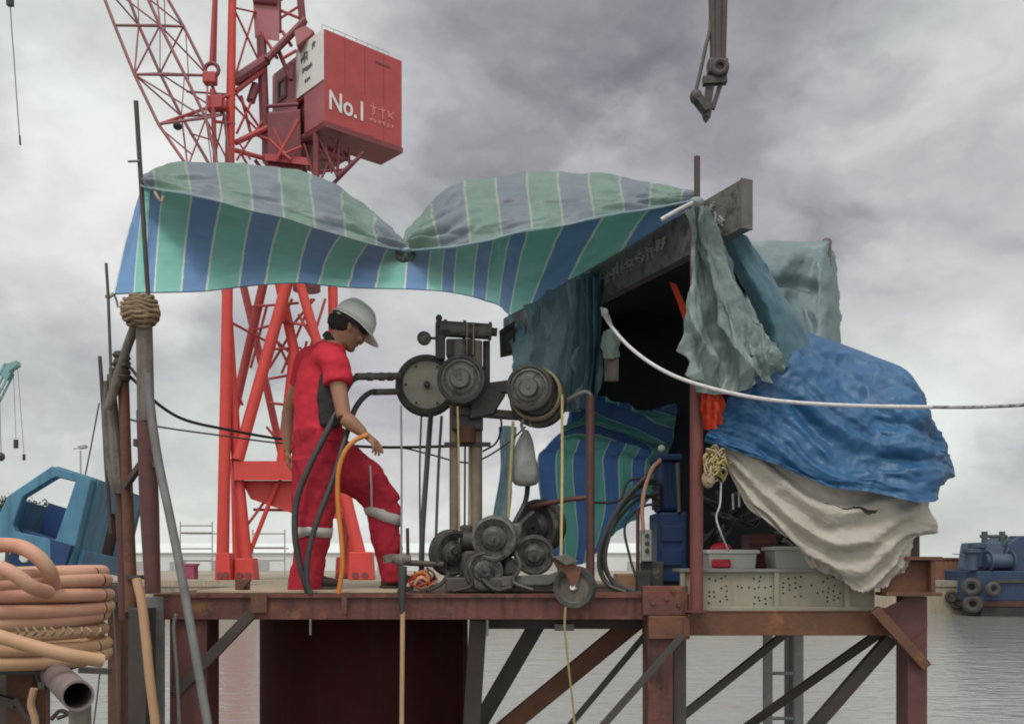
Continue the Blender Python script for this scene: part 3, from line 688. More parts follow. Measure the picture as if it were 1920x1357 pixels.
# boom pendant and blocks
for a, b, r in (((406, -80, 59), (396, 120, 59), .13), ((406, -80, 59), (402, 120, 59.4), .13), ((398, 168, 59), (404, 310, 59), .15), ((394, 190, 59), (440, 176, 60), .12), ((350, 172, 58), (440, 178, 60), .07), ((300, 233, 57.6), (440, 185, 60), .1), ((400, 228, 59), (440, 232, 60), .1), ((300, 240, 57.6), (360, 290, 58), .05), ((355, 250, 58), (395, 262, 58.6), .05), ((308, 0, 59), (310, 60, 59), .035), ((348, 60, 59), (354, 150, 59), .035)):
    MB().cyl(P(*a), P(*b), r, n=8).build('boom_pendant', 'crane_red' if r > .08 else 'boom_steel', cr0)
m = MB(); m.torus(P(397, 132, 59), (0, 1, 0), .42, .13, 16, 8).build('pendant_block', 'crane_dark', cr0)
MB().obox(P(394, 148, 59), (.4, 0, 0), (0, .3, 0), (0, 0, .35)).build('pendant_block', 'crane_red', cr0, bev=.08)
MB().obox(P(404, 195, 59.2), (.5, 0, .05), (0, .35, 0), (0, 0, .42)).obox(P(416, 200, 59.4), (.35, 0, 0), (0, .3, 0), (0, 0, .25)).build('pendant_block', 'crane_red', cr0, bev=.08)
MB().ball(P(333, 237, 58), .28, (1, 1, .8), 10, 6).build('boom_light', 'cable', cr0)
bpy.data.objects.remove(bm_)

# ------------------------------------------------------------------ blue tug at the right
WD = 54.5
tug = thing('tugboat', 'blue tug with black bow fenders moored at the right edge', 'tugboat', (P(1960, 1, WD).x, WD + 3, -.2))
x0, x1 = P(1818, 1, WD).x, P(2330, 1, WD).x
def hull(z0, z1, o, name, mat, L0=0):
    pts = [(x0 + 1.1 + L0, WD + 3.5), (x0 + L0 + .1, WD + 1.7), (x0 + .6 + L0, WD + .4 - o), (x0 + 2.4, WD - o), (x1, WD - o), (x1, WD + 6), (x0 + 2.4, WD + 6), (x0 + .8 + L0, WD + 5)]
    return MB().prism([(a, b, z0) for a, b in pts], (0, 0, z1 - z0)).build(name, mat, tug, smooth=False, bev=.05)
hull(-.5, P(1, 1138, WD).z, .02, 'lower_hull', 'boot_black', .25)
hull(P(1, 1138, WD).z, P(1, 1126, WD).z, .05, 'waterline_band', 'boot_red', .1)
hull(P(1, 1126, WD).z, P(1, 1070, WD).z, .0, 'hull', 'ship_blue')
MB().box((x0 + 1.3, WD - .12, P(1, 1092, WD).z), (x1, WD - .01, P(1, 1086, WD).z)).build('rub_rail', 'rubber', tug)
for px, py, r in ((1822, 1100, .36), (1824, 1132, .36)):
    MB().torus(P(px, py, WD + .55), (-.6, -1, .05), r, .2, 20, 8).build('tyre_fender', 'rubber', tug)
for px, py, r in ((1862, 1104, .28),):
    MB().torus(P(px, py, WD - .25), (.05, -1, .05), r, .17, 20, 8).build('tyre_fender', 'rubber', tug)
dz = P(1, 1070, WD).z
MB().prism([P(1838, 1070, WD + .8), P(1900, 1070, WD + .8), P(1895, 1014, WD + 1.2), P(1846, 1016, WD + 1.2)], (0, 3, 0)).build('winch_housing', 'ship_grey', tug, smooth=False, bev=.1)
MB().cyl(P(1846, 1052, WD + .5), P(1900, 1052, WD + .5), .42, n=20).cyl(P(1852, 1052, WD + .5), P(1854, 1052, WD + .5), .62, n=20).cyl(P(1894, 1052, WD + .5), P(1896, 1052, WD + .5), .62, n=20).build('winch_drum', 'ship_grey', tug)
MB().lathe([(0, 0), (.32, 0), (.36, .9), (.5, 1.0), (.5, 1.2), (0, 1.25)], P(1822, 1068, WD + .7), (0, 0, 1), 18).build('bollard', 'ship_grey', tug)
MB().lathe([(0, 0), (.34, 0), (.38, 1.0), (.5, 1.1), (.5, 1.35), (0, 1.4)], P(1832, 1062, WD + 1.0), (0, 0, 1), 18).build('bollard', 'ship_grey', tug)
m = MB(); m.cyl(P(1846, 1018, WD + 1.6), P(1846, 996, WD + 1.6), .17, n=10).cyl(P(1879, 1018, WD + 1.6), P(1879, 996, WD + 1.6), .17, n=10).cyl(P(1838, 1005, WD + 1.6), P(1888, 1005, WD + 1.6), .1, n=8)
m.build('towing_bitt', 'ship_green', tug)
MB().prism([P(1878, 1072, WD + .7), P(2300, 1072, WD + .7), P(2300, 1004, WD + .9), P(1912, 1004, WD + .9), P(1890, 1018, WD + .9)], (0, 3.4, 0)).build('deckhouse', 'ship_blue', tug, smooth=False, bev=.08)
for px in (1925, 1960, 1995): MB().lathe([(0, 0), (.24, 0), (.24, .05), (.17, .06), (.15, .02), (0, .02)], P(px, 1036, WD + 1.25), (0, -1, 0), 16).build('porthole', 'ship_grey', tug)
m = MB()
for k in range(12): m.cyl(P(1886 + k * 14, 1022, WD + 1.3), P(1886 + k * 14, 1008, WD + 1.3), .05, n=5)
m.cyl(P(1886, 1016, WD + 1.3), P(2040, 1016, WD + 1.3), .05, n=5); m.build('rail', 'ship_green', tug)
MB().obox(P(1892, 1018, WD + 1.4), (.5, 0, 0), (0, .3, 0), (0, 0, .16)).obox(P(1903, 1014, WD + 1.4), (.2, 0, 0), (0, .2, 0), (0, 0, .3)).build('deck_gear', 'ship_green', tug)
MB().cyl(P(1822, 1040, WD + 1), P(1786, 1038, WD + 6), .03, n=5).build('mooring_line', 'cable_grey', tug)
# ------------------------------------------------------------------ rusty working platform
DZ = HC - .182
pf = thing('work_platform', 'rusty red steel working platform on braced legs over the water', 'platform', (P(800, 1, 5.2).x, 5.2, 0))
WB = -.4   # bottom of legs, under water
xl, xr, xe = P(287, 1, 5.2).x, P(1292, 1, 5.2).x, P(1702, 1, 5.2).x
zb = P(1, 1160, 5.2).z
def cbeam(a, b, h, fl, name, mat, side=1):
    return MB().channel(a, b, h, fl, .012, side).build(name, mat, pf, smooth=False, bev=.003)
zc = (DZ + zb) / 2
cbeam((xl, 5.21, zc - .003), (xr, 5.21, zc - .003), DZ - zb, .07, 'front_beam', 'rust_red', -1)
cbeam((xl, 7.72, zc - .003), (xr, 7.72, zc - .003), DZ - zb, .07, 'rear_beam', 'rust_red', 1)
for x in (xl + .3, -1.15, -.55, 0.05, .5, xr - .04):
    MB().box((x - .03, 5.30, zb + .03), (x + .03, 7.66, DZ - .012)).build('joist', 'rust_brown', pf, smooth=False)
MB().box((xl, 5.20, DZ - .008), (xr, 7.8, DZ)).build('deck_plate', 'rust_brown', pf, smooth=False)
zt2, zb2 = P(1, 1147, 5.2).z, P(1, 1191, 5.2).z
cbeam((xr + .004, 5.21, (zt2 + zb2) / 2), (xe, 5.21, (zt2 + zb2) / 2), zt2 - zb2, .07, 'side_beam', 'rust_brown', -1)
cbeam((xr + .004, 7.3, (zt2 + zb2) / 2), (xe, 7.3, (zt2 + zb2) / 2), zt2 - zb2, .07, 'side_beam', 'rust_brown', 1)
MB().box((xr + .004, 5.2, zt2), (xe, 7.36, zt2 + .008)).build('side_deck_plate', 'rust_brown', pf, smooth=False)
MB().box((P(880, 1, 5.6).x, 5.62, P(1, 1179, 5.6).z), (P(1216, 1, 5.6).x, 5.70, P(1, 1162, 5.6).z)).build('lower_beam', 'dark_steel', pf, smooth=False)
o = MB().pbox(352, 1120, 1292, 1113.5, 5.185, .016).build('edge_strip', 'rust_red', pf, smooth=False)
# legs
def pleg(px0, px1, py0, d, dep, mat, bev=.004):
    a, b = P(px0, py0, d), P(px1, py0, d)
    return MB().box((a.x, d, WB), (b.x, d + dep, a.z)).build('leg', mat, pf, smooth=False, bev=bev)
pleg(318, 388, 1160, 5.24, .22, 'maroon')
pleg(240, 274, 1140, 5.06, .14, 'dark_steel')
pleg(274, 306, 1118, 5.20, .03, 'pole_grey')
pleg(1214, 1262, 1150, 5.16, .20, 'rust_red')
pleg(1262.5, 1287, 1190, 5.24, .14, 'dark_steel')
pleg(1702, 1739, 1118, 5.16, .16, 'maroon')
pleg(1480, 1500, 1190, 7.28, .14, 'dark_steel')
pleg(560, 610, 1150, 7.7, .16, 'dark_steel')
c_ = MB().pbox(1216, 1154, 1294, 1198, 5.13, .26).build('leg_cap', 'rust_brown', pf, smooth=False, bev=.006)
MB().pbox(1282, 1157, 1293, 1192, 5.12, .008).build('cap_weld_plate', 'post_red', c_, smooth=False)
MB().pbox(1205, 1098, 1290, 1153, 5.15, .05).build('gusset', 'rust_red', pf, smooth=False, bev=.004)
m = MB()
for px, py in ((1225, 1130), (1250, 1122), (1272, 1133), (1262, 1108)): m.lathe([(0, -.012), (.011, -.012), (.013, -.004), (.013, 0)], P(px, py, 5.148), (0, 1, 0), 8)
m.build('bolt', 'rust_brown', pf)
def pbrace(x0, y0, x1, y1, d0, d1, wpx, mat='dark_steel', flat=True):
    p, q = P(x0, y0, d0), P(x1, y1, d1)
    e = q + (q - p) * .7
    w_ = wpx * d0 / F
    return MB().bar(p, e, w_, w_ * .8, up=V((0, 1, 0))).build('brace', mat, pf, smooth=False, bev=.003)
pbrace(472, 1150, 388, 1238, 5.22, 5.24, 20, 'dark_steel').name = 'knee_brace'
pbrace(1008, 1168, 895, 1362, 5.9, 6.0, 30)
pbrace(1196, 1160, 950, 1362, 5.7, 5.9, 34, 'rust_brown')
pbrace(1208, 1192, 1066, 1362, 5.5, 5.6, 11)
pbrace(1280, 1190, 1128, 1362, 5.08, 5.12, 13, 'dark_steel')
pbrace(1476, 1184, 1282, 1340, 6.0, 5.5, 14)
pbrace(1655, 1182, 1394, 1366, 5.35, 6.0, 16)
pbrace(1672, 1194, 1522, 1366, 5.30, 5.5, 24)
pbrace(897, 1160, 884, 1362, 5.5, 5.6, 32)
k = MB().bar(P(1640, 1142, 5.13), P(1737, 1250, 5.13), .055, .04, up=V((0, 1, 0))).build('knee_brace', 'rust_brown', pf, smooth=False, bev=.003)
MB().prism([P(1640, 1150, 5.155), P(1702, 1118, 5.155), P(1738, 1118, 5.155), P(1739, 1175, 5.155), P(1694, 1210, 5.155)], (0, .006, 0)).build('gusset', 'maroon', pf, smooth=False)
MB().pbox(470, 1114.5, 500, 1148, 5.17, .012).build('weld_plate', 'rust_brown', pf, smooth=False); MB().pbox(640, 1118, 650, 1150, 5.17, .012).build('weld_plate', 'rust_brown', pf, smooth=False)
for px, py in ((582, 1186), (1060, 1180)): pass
# upper stub on the right leg and short I-beam across it
MB().pbox(1708, 1000, 1725, 1052, 5.22, .06).build('upper_post', 'pole_dark', pf, smooth=False, bev=.004)
ib = thing('beam_offcut', 'short rusty I beam end lying across the right platform leg', 'steel beam', P(1700, 1116, 5.1))
m = MB(); m.prism([P(1652, 1114, 5.13), P(1655, 1082, 5.13), P(1672, 1062, 5.13), P(1700, 1052, 5.13), P(1748, 1050, 5.13), P(1748, 1110, 5.13)], (0, .02, 0)); m.build('web', 'rust_brown', ib, smooth=False, bev=.003)
MB().pbox(1700, 1043, 1768, 1050, 5.06, .16).build('flange', 'rust_brown', ib, smooth=False, bev=.003)
MB().pbox(1662, 1110.5, 1768, 1117, 5.06, .16).build('flange', 'rust_brown', ib, smooth=False, bev=.003)
MB().pbox(1746, 1050.3, 1754, 1110.2, 5.07, .14).build('stiffener', 'rust_brown', ib, smooth=False)
MB().pbox(1695, 1117.5, 1722, 1142, 5.17, .012).build('packing_plate', 'socket_grey', ib, smooth=False)

# plywood laid on the deck
dk = thing('plywood_sheet', 'dusty beige plywood sheet lying on the deck by the worker', 'plywood', (P(540, 1, 5.9).x, 6.2, DZ + .001))
MB().box((P(372, 1, 5.3).x, 5.27, DZ + .003), (P(745, 1, 5.3).x, 7.6, DZ + .018)).build('sheet', 'deck_board', dk, smooth=False, bev=.002)
o = MB().box((P(900, 1, 5.3).x, 6.4, DZ + .003), (P(1290, 1, 5.3).x, 7.5, DZ + .02)).build('plank', 'deck_board', smooth=False)
tag(o, 'pale plank lying on the deck behind the drilling rig base', 'plank')
o = MB().obox(P(455, 1096, 5.35), (.035, 0, 0), (0, .03, 0), (0, 0, .03)).bar(P(452, 1104, 5.3), P(470, 1085, 5.3), .02).build('steel_offcut', 'rust_brown', bev=.004)
o['label'] = 'small rusty steel offcut at the left end of the plywood'; o['category'] = 'steel scrap'
o.location.z = DZ + .019

# pile casing under the deck
pc = thing('pile_casing', 'huge dark maroon steel pile casing standing under the platform', 'pile', (P(683, 1, 6.3).x, 6.35, -.4))
R_ = 195 * 6.3 / F * .992; c0 = V((P(683, 1, 6.3).x, 6.35, 0))
ztop = zb - .012
MB().lathe([(R_ - .02, ztop), (R_, ztop), (R_, WB), (R_ - .02, WB), (R_ - .02, ztop)], c0, (0, 0, 1), 72).build('shell', 'pile_paint', pc, ang=.5)
m = MB()
for px in (868, 872): pass
m.bar(c0 + V((R_ * .952, -R_ * .36, ztop)), c0 + V((R_ * .952, -R_ * .36, WB)), .03, .012); m.build('weld_seam', 'pile_paint', pc)
MB().lathe([(R_ + .002, ztop - .9), (R_ + .012, ztop - .9), (R_ + .012, ztop - .92), (R_ + .002, ztop - .92)], c0, (0, 0, 1), 72).build('weld_seam', 'pile_paint', pc)
for (px, y0, y1, lab) in ((582, 1160, 1190, 'short wire stub hanging from the front beam left of the tan rod'), (914, 1162, 1192, 'short wire stub hanging from the front beam right of the pile')):
    o = MB().tube([P(px, y0, 5.18), P(px, y1, 5.18)], .006, n=6).build('wire_stub', 'pole_grey'); tag(o, lab, 'wire')

# access ladder behind the right bay
ld = thing('ladder', 'grey steel ladder hanging under the right bay of the platform', 'ladder', P(1470, 1190, 6.6))
for px0, px1 in ((1432, 1449), (1489, 1507)):
    a, b = P(px0, 1188, 6.6), P(px1, 1188, 6.6)
    MB().box((a.x, 6.6, WB), (b.x, 6.63, a.z)).build('rail', 'galvanised', ld, smooth=False, bev=.004)
z = P(1, 1262, 6.6).z
while z > .1:
    MB().cyl((P(1449, 1, 6.6).x, 6.615, z), (P(1489, 1, 6.6).x, 6.615, z), .012, n=8).build('rung', 'galvanised', ld); z -= .31

# perforated beige cable tray on the right deck
tr = thing('cable_tray', 'beige perforated steel tray standing on the right end of the platform', 'cable tray', (P(1455, 1, 5.24).x, 5.3, zt2 + .008))
d = 5.235
MB().pbox(1277, 1070, 1640, 1144.5, d, .012).build('side_plate', 'beige_paint', tr, smooth=False, bev=.002)
MB().pbox(1275, 1066, 1642, 1072, d - .03, .25).build('top_flange', 'flange_grey', tr, smooth=False, bev=.002)
MB().pbox(1275, 1137, 1642, 1144.8, d - .025, .26).build('bottom_flange', 'beige_paint', tr, smooth=False, bev=.002)
for px in (1456, 1588): MB().pbox(px - 4, 1072.3, px + 5, 1136.7, d - .022, .022).build('stiffener', 'beige_paint', tr, smooth=False)
MB().pbox(1276, 1072.3, 1284, 1136.7, d - .022, .022).build('stiffener', 'beige_paint', tr, smooth=False)
rng = random.Random(5); m = MB()
for bx0, bx1 in ((1286, 1304), (1324, 1450), (1463, 1584), (1594, 1600)):
    x = bx0 + 6
    while x < bx1 - 3:
        for y in (1080, 1089, 1098, 1107, 1116, 1125):
            edge = min(x - bx0, bx1 - x) < 42 or 1090 < y < 1112
            if edge and rng.random() < .55:
                m.lathe([(0, 0), (.0052, 0), (.0052, .003)], P(x + rng.uniform(-2, 2), y + rng.uniform(-2, 2) + (x % 20) * .3, d - .003), (0, 1, 0), 8)
        x += 10.5
pfo = m.build('perforations', 'hole', tr); pfo['kind'] = 'stuff'

def tub(px0, px1, py0, py1, d, label):
    t = thing('plastic_tub', label, 'tub', P((px0 + px1) / 2, py1, d), 'plastic tubs behind the tray')
    a, b = P(px0 + 5, py1, d), P(px1 - 5, py1, d); a1, b1 = P(px0, py0, d - .02), P(px1, py0, d - .02); dp = .24
    def ring(i): return [V((a.x + i, a.y + i, a.z + i)), V((b.x - i, b.y + i, a.z + i)), V((b.x - i, b.y + dp - i, a.z + i)), V((a.x + i, a.y + dp - i, a.z + i))], [V((a1.x + i, a1.y + i, a1.z)), V((b1.x - i, b1.y + i, a1.z)), V((b1.x - i, b1.y + dp + .04 - i, a1.z)), V((a1.x + i, a1.y + dp + .04 - i, a1.z))]
    ob, ot = ring(0); ib_, it = ring(.005); vs = ob + ot + ib_ + it; fs = [(3, 2, 1, 0), (8, 9, 10, 11)]
    for i in range(4):
        j = (i + 1) % 4; fs += [(i, j, 4 + j, 4 + i), (8 + i, 12 + i, 12 + j, 8 + j), (4 + i, 4 + j, 12 + j, 12 + i)]
    MB().add(vs, fs).build('body', 'cream_plastic', t, smooth=False, bev=.003)
    MB().frame([p + V((sx * .012, sy * .012, -.022)) for p, sx, sy in zip(ot, (-1, 1, 1, -1), (-1, -1, 1, 1))], [p + V((-sx * .001, -sy * .001, -.022)) for p, sx, sy in zip(ot, (-1, 1, 1, -1), (-1, -1, 1, 1))], (0, 0, .02)).build('rim', 'cream_plastic', t, smooth=False, bev=.003)
    return t
zl = zt2 + .01
tub(1328, 1420, 1030, 1074, 5.5, 'cream plastic tub with red contents left of the dark red crate')
tub(1452, 1548, 1024, 1074, 5.5, 'cream plastic tub partly covered by the beige canvas end')
for o in [x for x in S.objects if x.name.startswith('plastic_tub')]: pass
# blocks they rest on
o = MB().box((P(1320, 1, 5.5).x, 5.5, zt2 + .008), (P(1560, 1, 5.5).x, 5.8, P(1, 1074, 5.5).z - .001)).build('timber_baulk', 'weathered_wood', smooth=False, bev=.006)
tag(o, 'dark timber baulk under the plastic tubs behind the tray', 'timber')
o = MB().ball(P(1352, 1030, 5.6), .055, (1.2, 1, .75)).build('float_ball', 'red_plastic'); tag(o, 'round crimson float lying in the left cream tub', 'float')
m = MB(); m.obox(P(1352, 1056, 5.47), (.055, 0, 0), (0, .008, 0), (0, 0, .024)); o = m.build('red_rag', 'red_plastic', bev=.01); tag(o, 'small red rag hanging on the front of the left cream tub', 'rag')
cr1 = thing('red_crate', 'dark red crate standing between the two cream tubs', 'crate', P(1436, 1074, 5.72))
MB().pbox(1405, 1000, 1455, 1074, 5.72, .2).build('body', 'maroon', cr1, smooth=False, bev=.006)
for y in (1012, 1034, 1056): MB().pbox(1404, y, 1456, y + 6, 5.705, .012).build('slat', 'post_red', cr1, smooth=False)

# ------------------------------------------------------------------ posts of the shelter
rp = thing('red_post', 'red painted steel post standing in front of the beige tray', 'post', P(1306, 1150, 5.1))
MB().cyl(P(1306, 1150, 5.12), P(1306, 378, 5.14), 12.5 * 5.1 / F, n=16).build('pole', 'post_red', rp)
MB().lathe([(0, 0), (.06, 0), (.06, .01), (0, .01)], P(1306, 1147, 5.12), (0, 0, 1), 16).build('foot_plate', 'post_red', rp)
MB().cyl(P(1307, 395, 5.12), P(1307, 294, 5.12), .0165, n=10).build('top_rod', 'pole_dark', rp)
# angle profile beside it
rl = thing('guard_post', 'thin dark maroon guard rail post with a bent grey pipe on top', 'guard rail', P(1107, 1108, 5.55))
MB().cyl(P(1107, 1106, 5.55), P(1107, 742, 5.55), 8 * 5.55 / F, n=12).build('post', 'maroon', rl)
MB().tube(T((1107, 762, 5.55), (1106, 740, 5.55), (1092, 736, 5.56), (1060, 752, 5.6)), .0145, n=10).build('pipe_bend', 'pole_grey', rl)
MB().tube(T((1107, 932, 5.56), (1060, 937, 5.6), (995, 950, 5.7)), .015, n=10).build('cross_bar', 'maroon', rl)

# grey channel beam carrying the canopy
B0, B1 = P(1391, 385, 4.77), P(945, 632, 7.52)
B0.z = B1.z = (P(1, 335, 4.77).z + P(1, 430, 4.77).z) / 2 + .0
bh = P(1, 338, 4.77).z - P(1, 430, 4.77).z
sb = thing('steel_beam', 'grey stencilled channel beam jutting out over the shelter corner', 'steel beam', B0.lerp(B1, .3))
dB = (B1 - B0).normalized(); nB = V((dB.y, -dB.x, 0)) * -1   # towards the camera's left
nB = V((-dB.y, dB.x, 0)); nB = nB if nB.x < 0 else -nB
ctr = (B0 + B1) / 2; hl = (B1 - B0) / 2; up = V((0, 0, 1))
MB().obox(ctr, hl, nB * .006, up * bh / 2).build('web', 'machine_grey', sb, smooth=False, bev=.002)
MB().obox(ctr - nB * .032 + up * (bh / 2 - .007), hl, nB * .026, up * .006).build('flange', 'machine_grey', sb, smooth=False)
MB().obox(ctr - nB * .032 - up * (bh / 2 - .007), hl, nB * .026, up * .006).build('flange', 'machine_grey', sb, smooth=False)
MB().obox(B0 - nB * .024 - dB * .006, dB * .006, nB * .034, up * (bh / 2 + .003)).build('end_plate', 'grey_steel', sb, smooth=False, bev=.002)
rng = random.Random(11)
ex_ = -dB
scrawl(B0 + dB * 2.02 + nB * .007 - up * .03, ex_, up, nB, 1.35, .075, 24, .0028, rng).build('stencil', 'socket_grey', sb, smooth=False)
scrawl(B0 + dB * .30 + nB * .007 - up * .07, ex_, up, nB, .17, .08, 3, .0034, rng).build('stencil', 'socket_grey', sb, smooth=False)
scrawl(B0 + dB * .36 + nB * .007 + up * .03, ex_, up, nB, .15, .05, 3, .0032, rng).build('stencil', 'socket_grey', sb, smooth=False)
# small frame hanging at the far end
sf = thing('hanging_bracket', 'small grey steel bracket hanging at the far end of the channel beam', 'bracket', P(948, 666, 7.2))
MB().frame(T((936, 620, 7.2), (966, 600, 7.2), (966, 662, 7.2), (938, 668, 7.2)), T((944, 626, 7.2), (962, 613, 7.2), (962, 655, 7.2), (945, 660, 7.2)), (0, .05, 0)).build('frame', 'pole_dark', sf, smooth=False)
MB().prism(T((944, 626, 7.22), (962, 613, 7.22), (962, 655, 7.22), (945, 660, 7.22)), (0, .01, 0)).build('panel', 'weathered_wood', sf, smooth=False)
sp_ = thing('shelter_post', 'far corner post holding up the grey green tarpaulin', 'post', P(1548, 1120, 6.8))
MB().cyl(P(1548, 1120, 6.8), P(1548, 456, 6.8), .04, n=10).build('pole', 'weathered_wood', sp_)
MB().ball(P(1550, 455, 6.8), .035).build('cap', 'weathered_wood', sp_)

# ------------------------------------------------------------------ striped canopy
def dB_at(px): return (1.139 + .437 * 4.77) / ((px - 960) / F + .437)
CR = [(266, 348), (269, 350), (280, 353), (303, 357), (357, 365), (412, 378), (470, 394), (525, 405), (582, 424), (637, 440), (690, 455), (727, 464), (765, 469), (807, 467), (833, 465), (856, 462), (895, 455), (923, 449), (955, 440), (988, 432), (1053, 424), (1128, 406), (1213, 393), (1302, 376)]
BT = [(212, 551), (250, 549), (271, 548), (288, 548), (338, 547), (385, 545), (446, 538), (495, 533), (555, 530), (595, 533), (650, 538), (702, 540), (757, 541), (800, 543), (827, 545), (850, 548), (885, 555), (910, 563), (935, 571), (955, 588), (993, 572), (1062, 529), (1160, 473), (1303, 386)]
crease, back, mid = [], [], []
for k, ((cx, cy), (bx, by)) in enumerate(zip(CR, BT)):
    dc = 5.0 + .15 * k / 23
    p = P(cx, cy, dc)
    db = 7.0 + .5 * (bx - 212) / 740 if k <= 18 else dB_at(bx) - .02
    q_ = P(bx, by, db)
    crease.append(p); back.append(q_)
cn = thing('canopy', 'blue and teal striped plastic canopy billowing over the worker', 'canopy', crease[10].lerp(back[10], .5))
rows = []
for t in (0, .33, .66, 1):
    rows.append([a.lerp(b, t) + V((0, 0, .05 * math.sin(math.pi * t) * (1 if k < 20 else .3))) for k, (a, b) in enumerate(zip(crease, back))])
sheet('underside_sheet', rows, 'canopy', nu=184, nv=36, amp=.018, fu=16, fv=2.2, us=list(range(24)), parent=cn, fine=.003, thick=0, pin='v0v1u1', crisp=.007, fold=lambda u, v: .03 * math.exp(-((v - .80 - .25 * (u - .5)) / .05) ** 2) * math.exp(-((u - .42) / .10) ** 2))
RD = [(270, 346), (285, 333), (330, 317), (397, 309), (460, 307), (522, 314), (575, 329), (630, 357), (680, 394), (715, 424), (748, 459), (762, 467), (776, 436), (797, 408), (830, 372), (860, 350), (905, 336), (960, 330), (1030, 329), (1090, 329), (1150, 333), (1210, 344), (1260, 359), (1301, 373)]
def at_x(L, x):
    for (x0, y0), (x1, y1) in zip(L, L[1:]):
        if x0 <= x <= x1: return y0 + (y1 - y0) * (x - x0) / max(1e-6, x1 - x0)
    return L[0][1] if x < L[0][0] else L[-1][1]
rows = [[], [], [], [], [], []]; us = []
for k, (rx, ry) in enumerate(RD):
    f_ = k / 23
    cx = rx + (8 if rx < 762 else -2 if rx > 1200 else 10) * (1 if 300 < rx < 1280 else 0)
    cy = at_x(CR, cx) + 1
    hgt = cy - ry; dc = 5.0 + .15 * f_ - .008
    sw = max(0, min(1, hgt / 60))
    rows[0].append(P(cx, cy, dc))
    rows[1].append(P(cx + (rx - cx) * .4, cy - hgt * .42 , dc + .02 + .06 * sw))
    rows[2].append(P(rx, cy - hgt * .82, dc + .05 + .22 * sw))
    rows[3].append(P(rx, ry, dc + .14 + .62 * sw))
    rows[4].append(P(rx + 2, ry + 6 + hgt * .1, dc + .25 + 1.2 * sw))
    rows[5].append(P(rx + 4, ry + 14 + hgt * .3, dc + .3 + 1.8 * sw))
    us.append(rx / 58.0)
def lobe_fold(u, v):
    s_ = min(abs(u - .48), abs(u - .0) + .1, abs(u - 1.0) + .06)
    g = max(0, 1 - s_ * 4.4) ** .8
    vv = v + .10 * math.sin(u * 14) + .03 * noise.noise(V((u * 9, v * 3, 1.7)))
    a_ = .5 + .5 * noise.noise(V((u * 5, v * 7, 4.1)))
    return .05 * g * (.35 + a_) * sharp(vv * 27, .75) + .018 * sharp(v * 13 + u * 8, .75) * (1 - v)
sheet('billowing_flap', rows, 'canopy_top', nu=170, nv=120, amp=.035, fu=6, fv=6, crisp=.014, us=us, parent=cn, fine=.004, fold=lobe_fold, thick=0, seed=3, pin='v0')
m = MB(); m.tube([p + V((0, -.012, -.004)) for p in crease], .0065, n=7, seg=140); m.build('hem_rope', 'blue_grey_tarp', cn)
m = MB(); m.tube([p for p in back[:20]], .007, n=6, seg=120); m.build('rear_hem', 'blue_grey_tarp', cn)
MB().tube(T((1240, 412, 5.05), (1270, 395, 5.04), (1300, 380, 5.0)), .012, n=8).build('lashing', 'rope_white', cn)
MB().ball(P(1306, 381, 5.02), .035, (1.3, 1, .9), 10, 7).build('lashing_knot', 'grey_green_tarp', cn)
MB().ball(P(762, 469, 5.05), .015, (1.6, 1, .9), 10, 7).build('gather_knot', 'blue_grey_tarp', cn)
m = MB(); m.tube(T((290, 360, 4.97), (297, 372, 4.96), (302, 378, 4.97), (306, 368, 4.98)), .007, n=7); m.build('corner_knot', 'rope_tan', cn)
m = MB(); m.tube(T((212, 551, 7.0), (206, 556, 6.9), (200, 556, 6.8)), .014, n=7); m.tube(T((214, 552, 7.0), (219, 565, 7.0), (221, 576, 7.0)), .008, n=6); m.build('corner_tie', 'rope_tan', cn)
# ------------------------------------------------------------------ tarpaulins of the shelter
def grid(rows): return [[P(*p) for p in r] for r in rows]
def tarp(name, rows, mat, label, cat='tarpaulin', **kw):
    o = sheet(name, grid(rows), mat, **kw); return tag(o, label, cat)
# back tarpaulin (roof) with its sagging corner
tarp('roof_tarpaulin', [
    [(1330, 430, 6.9), (1390, 452, 6.8), (1450, 451, 6.8), (1510, 453, 6.8), (1552, 451, 6.75), (1556, 456, 6.85), (1560, 470, 7.2)],
    [(1335, 470, 6.5), (1400, 482, 6.4), (1450, 486, 6.45), (1505, 478, 6.6), (1549, 476, 6.65), (1560, 482, 6.8), (1564, 500, 7.3)],
    [(1340, 520, 6.1), (1410, 512, 6.0), (1450, 522, 6.25), (1500, 515, 6.55), (1543, 520, 6.5), (1566, 530, 6.75), (1569, 540, 7.3)],
    [(1345, 560, 5.9), (1420, 560, 5.8), (1460, 562, 6.2), (1500, 560, 6.45), (1540, 570, 6.4), (1570, 580, 6.7), (1572, 585, 7.3)],
    [(1350, 620, 5.7), (1430, 610, 5.6), (1470, 610, 5.9), (1510, 610, 6.3), (1540, 610, 6.3), (1571, 612, 6.6), (1573, 620, 7.3)],
    [(1350, 690, 5.6), (1430, 690, 5.5), (1480, 690, 5.6), (1520, 690, 5.9), (1550, 690, 6.2), (1572, 690, 6.5), (1574, 690, 7.3)]],
    'back_tarp', 'pale grey green tarpaulin pulled over the rear corner post of the shelter', nu=80, nv=80, amp=.04, fu=5, fv=2.5, fine=.003, crisp=.016, pin='v0',
    fold=lambda u, v: -.07 * math.exp(-((v - .45 - .16 * (u - .4)) / .045) ** 2) * math.exp(-((u - .45) / .22) ** 2) + .02 * sharp(u * 16 + 2 * v) * max(0, v - .25))
